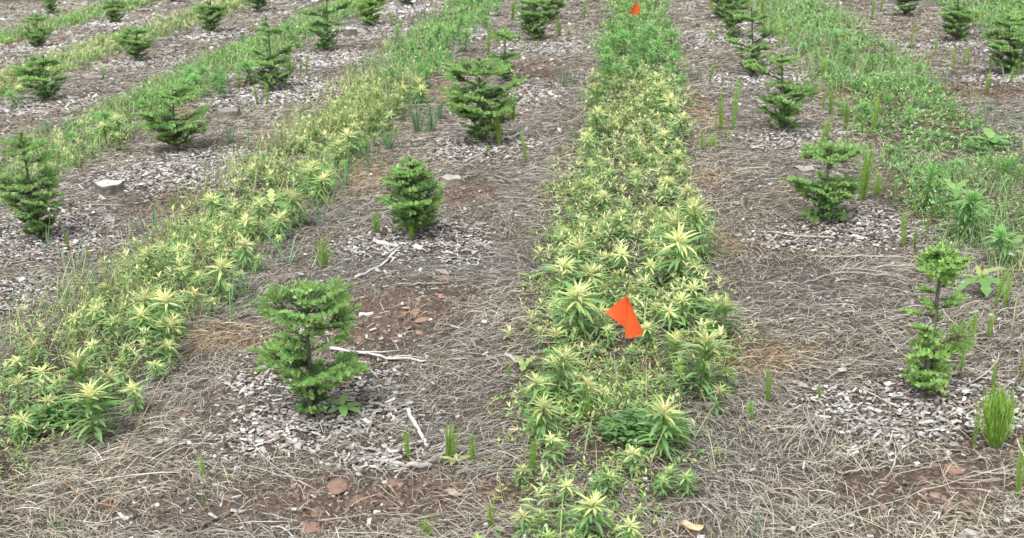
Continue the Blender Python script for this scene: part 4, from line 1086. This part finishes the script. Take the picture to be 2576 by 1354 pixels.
broad(1400,615,[(170,.25,52,.4,.4,.1),(60,.9,50,.5,.6,.5),(20,.5,34,.4,.5,.3)],'small broad-leaved weed at the left edge of the central strip',.035)
broad(1335,705,[(150,.3,40,.35,.4,.4),(20,.4,44,.35,.4,.3)],'tiny two-leaved seedling in straw left of the central strip',.015,False)
broad(1145,1172,[(170,.25,44,.3,.4,.7),(20,.3,54,.3,.4,.7),(250,.3,30,.4,.4,.6),(80,.8,24,.4,.3,.8)],'pale yellow seedling with long leaves among the low horsetails',.02,False,(.30,.38,.12))
broad(1320,940,[(140,.5,40,.4,.5,.7),(40,.6,44,.4,.5,.6),(260,.2,44,.42,.6,.2)],'yellowing broad-leaved weed left of the tall near bleached weed',.04)
broad(2370,1010,[(30,.6,24,.4,.5,.7),(150,.6,22,.4,.5,.7),(90,.9,26,.4,.5,.8)],'tiny pale seedling at the foot of the yellow-green fir',.03,False)
broad(2400,520,[(180,.3,70,.35,.7,0),(250,.2,60,.4,.8,0),(330,.3,70,.35,.7,.1),(40,.6,60,.35,.5,.2),(110,.7,60,.35,.5,.2)],'broad-leaved green weed at the near end of the right green strip',.08)
broad(2540,660,[(170,.3,60,.35,.7,0),(250,.2,60,.36,.8,0),(330,.3,60,.35,.7,.1),(40,.6,60,.35,.5,.2)],'broad-leaved green weed at the right border behind the white flowers',.08)
broad(2490,370,[(160,.3,60,.5,.5,0),(20,.3,60,.5,.5,0),(260,.3,50,.5,.5,0),(90,.6,50,.5,.5,.1),(320,.2,54,.5,.5,0)],'round-leaved green weed at the right border in the green strip',.05,False)

def clover(px, py, wpx, n, label, hgt=.07):
    p, _ = at(px, py); m = flat(px, py)[2] / F; R = wpx * m / 2
    root = empty('clover_plant', p, label, 'clover', 'clover plants')
    a = rng.uniform(0, 6.28, n); r = R * np.sqrt(rng.random(n)); h = hgt * rng.uniform(.35, 1.1, n) * (1 - .4 * r / R)
    tips = np.stack([np.cos(a) * r, np.sin(a) * r * .8, h], -1)
    gx, gy = p.x + tips[:, 0], p.y + tips[:, 1]
    tips[:, 2] += height(gx, gy) - p.z
    b = tips * np.array([.45, .45, 0]); b[:, 2] = height(p.x + b[:, 0], p.y + b[:, 1]) - p.z - .003
    s = np.linspace(0, 1, 4)[None, :, None]
    mb = MB(); mb.ribbons(b[:, None] * (1 - s) + tips[:, None] * s, np.full((n, 4), .0016), np.broadcast_to(np.array([1.0, .2, 0]), (n, 3)), (.14, .25, .08))
    link('stems', mb.mesh('stems', M_LEAF), root)
    mb = MB(); sz = rng.uniform(.012, .019, n) * max(1, m * F / 6)
    ro = rng.uniform(0, 6.28, n)
    for k in range(3):
        an = ro + k * 2.094; el = rng.uniform(-.15, .35, n)
        d = np.stack([np.cos(an) * np.cos(el), np.sin(an) * np.cos(el), np.sin(el)], -1)
        K = 5; t = np.linspace(0, 1, K)
        P = tips[:, None] + d[:, None] * (t[None, :, None] * sz[:, None, None])
        S = np.stack([-np.sin(an), np.cos(an), 0 * an], -1)
        mb.leaves(P, sz[:, None] * np.array([.15, .6, .85, .75, .2])[None], S, np.broadcast_to(np.array([0, 0, 1.0]), (n, 3)), .1, np.array([.16, .31, .105]) * rng.uniform(.8, 1.3, (n, 1)))
    link('leaves', mb.mesh('leaves', M_LEAF), root)
clover(1595,1110,180,150,'dark green clover patch below the bleached rosette at the near end of the central strip',.09)
clover(1545,185,110,90,'dark green clover patch where the central strip turns from bleached to green',.08)
clover(125,1075,170,90,'clover growing under the bleached weeds at the left border',.06)
clover(2250,395,60,50,'clover at the left edge of the right green strip',.05)
clover(2470,380,110,70,'clover in the right green strip by the border',.06)

def clover_flower(px, py, bx, by, label, pink=True):
    p, _ = at(bx, by); Y0 = p.y; d = ray(px, py); k = Y0 / d[1]
    tip = Vector((d[0] * k, Y0, CAM_H + d[2] * k)) - p; m = k / F
    root = empty('clover_flower', p, label, 'flower', 'clover flowers')
    mb = MB(); mid = tip * .5 + Vector((.012, 0, .004)); mb.tube([(0, 0, -.005), tuple(mid), tuple(tip)], [.0016, .0013, .0011], (.24, .36, .13), 5)
    link('stem', mb.mesh('stem', M_LEAF, True), root)
    n = 46; i = np.arange(n) + .5; ph = np.arccos(1 - 1.75 * i / n); th = i * 2.4
    dd = np.stack([np.cos(th) * np.sin(ph), np.sin(th) * np.sin(ph), np.cos(ph)], -1); r = .0085
    t = np.array([.35, .8, 1.0])
    P = np.array(tip)[None, None] + np.array([0, 0, .004]) + dd[:, None] * (t[None, :, None] * r)
    S = unit(np.cross(dd, np.array([.3, .2, 1.0])))
    c = (np.array([.58, .30, .55]) if pink else np.array([.78, .78, .70])) * rng.uniform(.75, 1.2, (n, 1))
    mb = MB(); mb.ribbons(P, np.broadcast_to(np.array([.0015, .0030, .0008]), (n, 3)), S, c)
    link('flower_head', mb.mesh('flower_head', M_PETAL), root)
clover_flower(1806,990,1772,1055,'upper pink clover flower on a long stem right of the near strip end')
clover_flower(1782,1022,1766,1085,'lower pink clover flower right of the near strip end')
def small_flower(px, py, r, label_lead):
    p, m = at(px, py, .06); m = flat(px, py)[2] / F
    mb = SMALL[random.randrange(3)]
    o = link('white_flower', mb); o.location = p; k = r * m / .006; o.scale = (k, k, 1); o.rotation_euler = (0, 0, random.uniform(0, 6))
    tag(o, None, 'flower', 'small white flowers')
    want(o, label_lead)
def small_flower_mesh():
    mb = MB(); lean = rng.normal(0, .008, 2)
    mb.tube([(0, 0, -.004), (lean[0] * .4, lean[1] * .4, .03), (lean[0], lean[1], .06)], [.0012, .001, .0008], (.20, .32, .11), 4)
    n = 22; i = np.arange(n) + .5; ph = np.arccos(1 - 1.5 * i / n); th = i * 2.4
    dd = np.stack([np.cos(th) * np.sin(ph), np.sin(th) * np.sin(ph), np.cos(ph) * .8], -1)
    P = np.array([lean[0], lean[1], .062])[None, None] + dd[:, None] * (np.array([.2, .7, 1.0])[None, :, None] * .006)
    S = unit(np.cross(dd, np.array([.3, .2, 1.0])))
    mb.ribbons(P, np.broadcast_to(np.array([.002, .004, .0014]), (n, 3)), S, np.array([.80, .80, .73]) * rng.uniform(.85, 1.05, (n, 1)))
    return mb.mesh('white_flower', M_PETAL)
SMALL = [small_flower_mesh() for _ in range(3)]
for a, b, r in [(2505,605,5),(2520,612,5),(2533,622,5),(2543,630,5),(2552,640,4),(2560,630,5),(2515,625,4),(2571,620,5),(2530,640,4),(2210,186,3),(2335,290,4),(2366,287,4),(2302,310,4),(2303,316,4),(2366,318,4),(2327,352,4),(2368,364,4),(2300,335,3),(2290,296,3),
                (545,226,4),(538,230,4),(552,222,4),(548,234,3),(1010,125,4),(1030,135,4),(1043,130,4),(1035,143,4),(1048,138,4),(1040,127,3),(1020,152,4),(992,145,4),(960,177,4),(972,172,4),(982,168,4),(1008,176,3),(1017,158,3),(978,180,3),
                (1647,109,4),(1620,135,3),(1540,145,3),(1555,147,3),(1572,143,3),(1588,140,3),(1602,144,3),(1508,152,3),(1528,140,3),(1635,168,3),(1655,160,3),(1670,140,3),(1664,172,3),(1690,150,3),(1480,1215,5),(1310,1345,5),(1380,1330,4)]:
    small_flower(a, b, r * 1.2, 'small white flower')
settle()
tag(next(o for o in bpy.data.objects if o.name.startswith('horsetail') and abs(o.location.x - at(2503, 1130)[0].x) < 1e-4), 'largest dense fan-shaped horsetail, bright green, right of the yellow-green fir chips')

# ------------------------------------------------------------------ light, sky, camera
w = bpy.data.worlds.new('World'); SC.world = w; w.use_nodes = True
nt = w.node_tree; bg = nt.nodes['Background']
sky = nt.nodes.new('ShaderNodeTexSky'); sky.sky_type = 'NISHITA'; sky.sun_disc = False
SUN_EL, SUN_AZ = math.radians(62), math.radians(200)
sky.sun_elevation = SUN_EL; sky.sun_rotation = SUN_AZ; sky.air_density = 1.0; sky.dust_density = 3.0; sky.ozone_density = 1.0
hsv = nt.nodes.new('ShaderNodeHueSaturation'); hsv.inputs['Saturation'].default_value = .25
nt.links.new(sky.outputs[0], hsv.inputs['Color']); nt.links.new(hsv.outputs[0], bg.inputs['Color'])
bg.inputs['Strength'].default_value = .125
sd = bpy.data.lights.new('sun', 'SUN'); sd.energy = 1.5; sd.angle = math.radians(25); sd.color = (1, .985, .955)
so = bpy.data.objects.new('sun', sd); C.objects.link(so)
dirv = Vector((math.sin(SUN_AZ) * math.cos(SUN_EL), math.cos(SUN_AZ) * math.cos(SUN_EL), math.sin(SUN_EL)))
so.rotation_euler = dirv.to_track_quat('Z', 'Y').to_euler()
cd = bpy.data.cameras.new('camera'); co = bpy.data.objects.new('camera', cd); C.objects.link(co)
co.location = (0, 0, CAM_H); co.rotation_euler = (math.pi / 2 - PITCH, 0, 0)
cd.sensor_width = 36; cd.lens = 36 * F / 2576; cd.clip_end = 2000; cd.clip_start = .05
cd.dof.use_dof = True; cd.dof.focus_distance = 4.2; cd.dof.aperture_fstop = 8.0
SC.camera = co
SC.view_settings.view_transform = 'Standard'; SC.view_settings.look = 'None'; SC.view_settings.exposure = 0.97; SC.view_settings.gamma = 1
SC.cycles.max_bounces = 6; SC.cycles.diffuse_bounces = 3; SC.cycles.transmission_bounces = 4
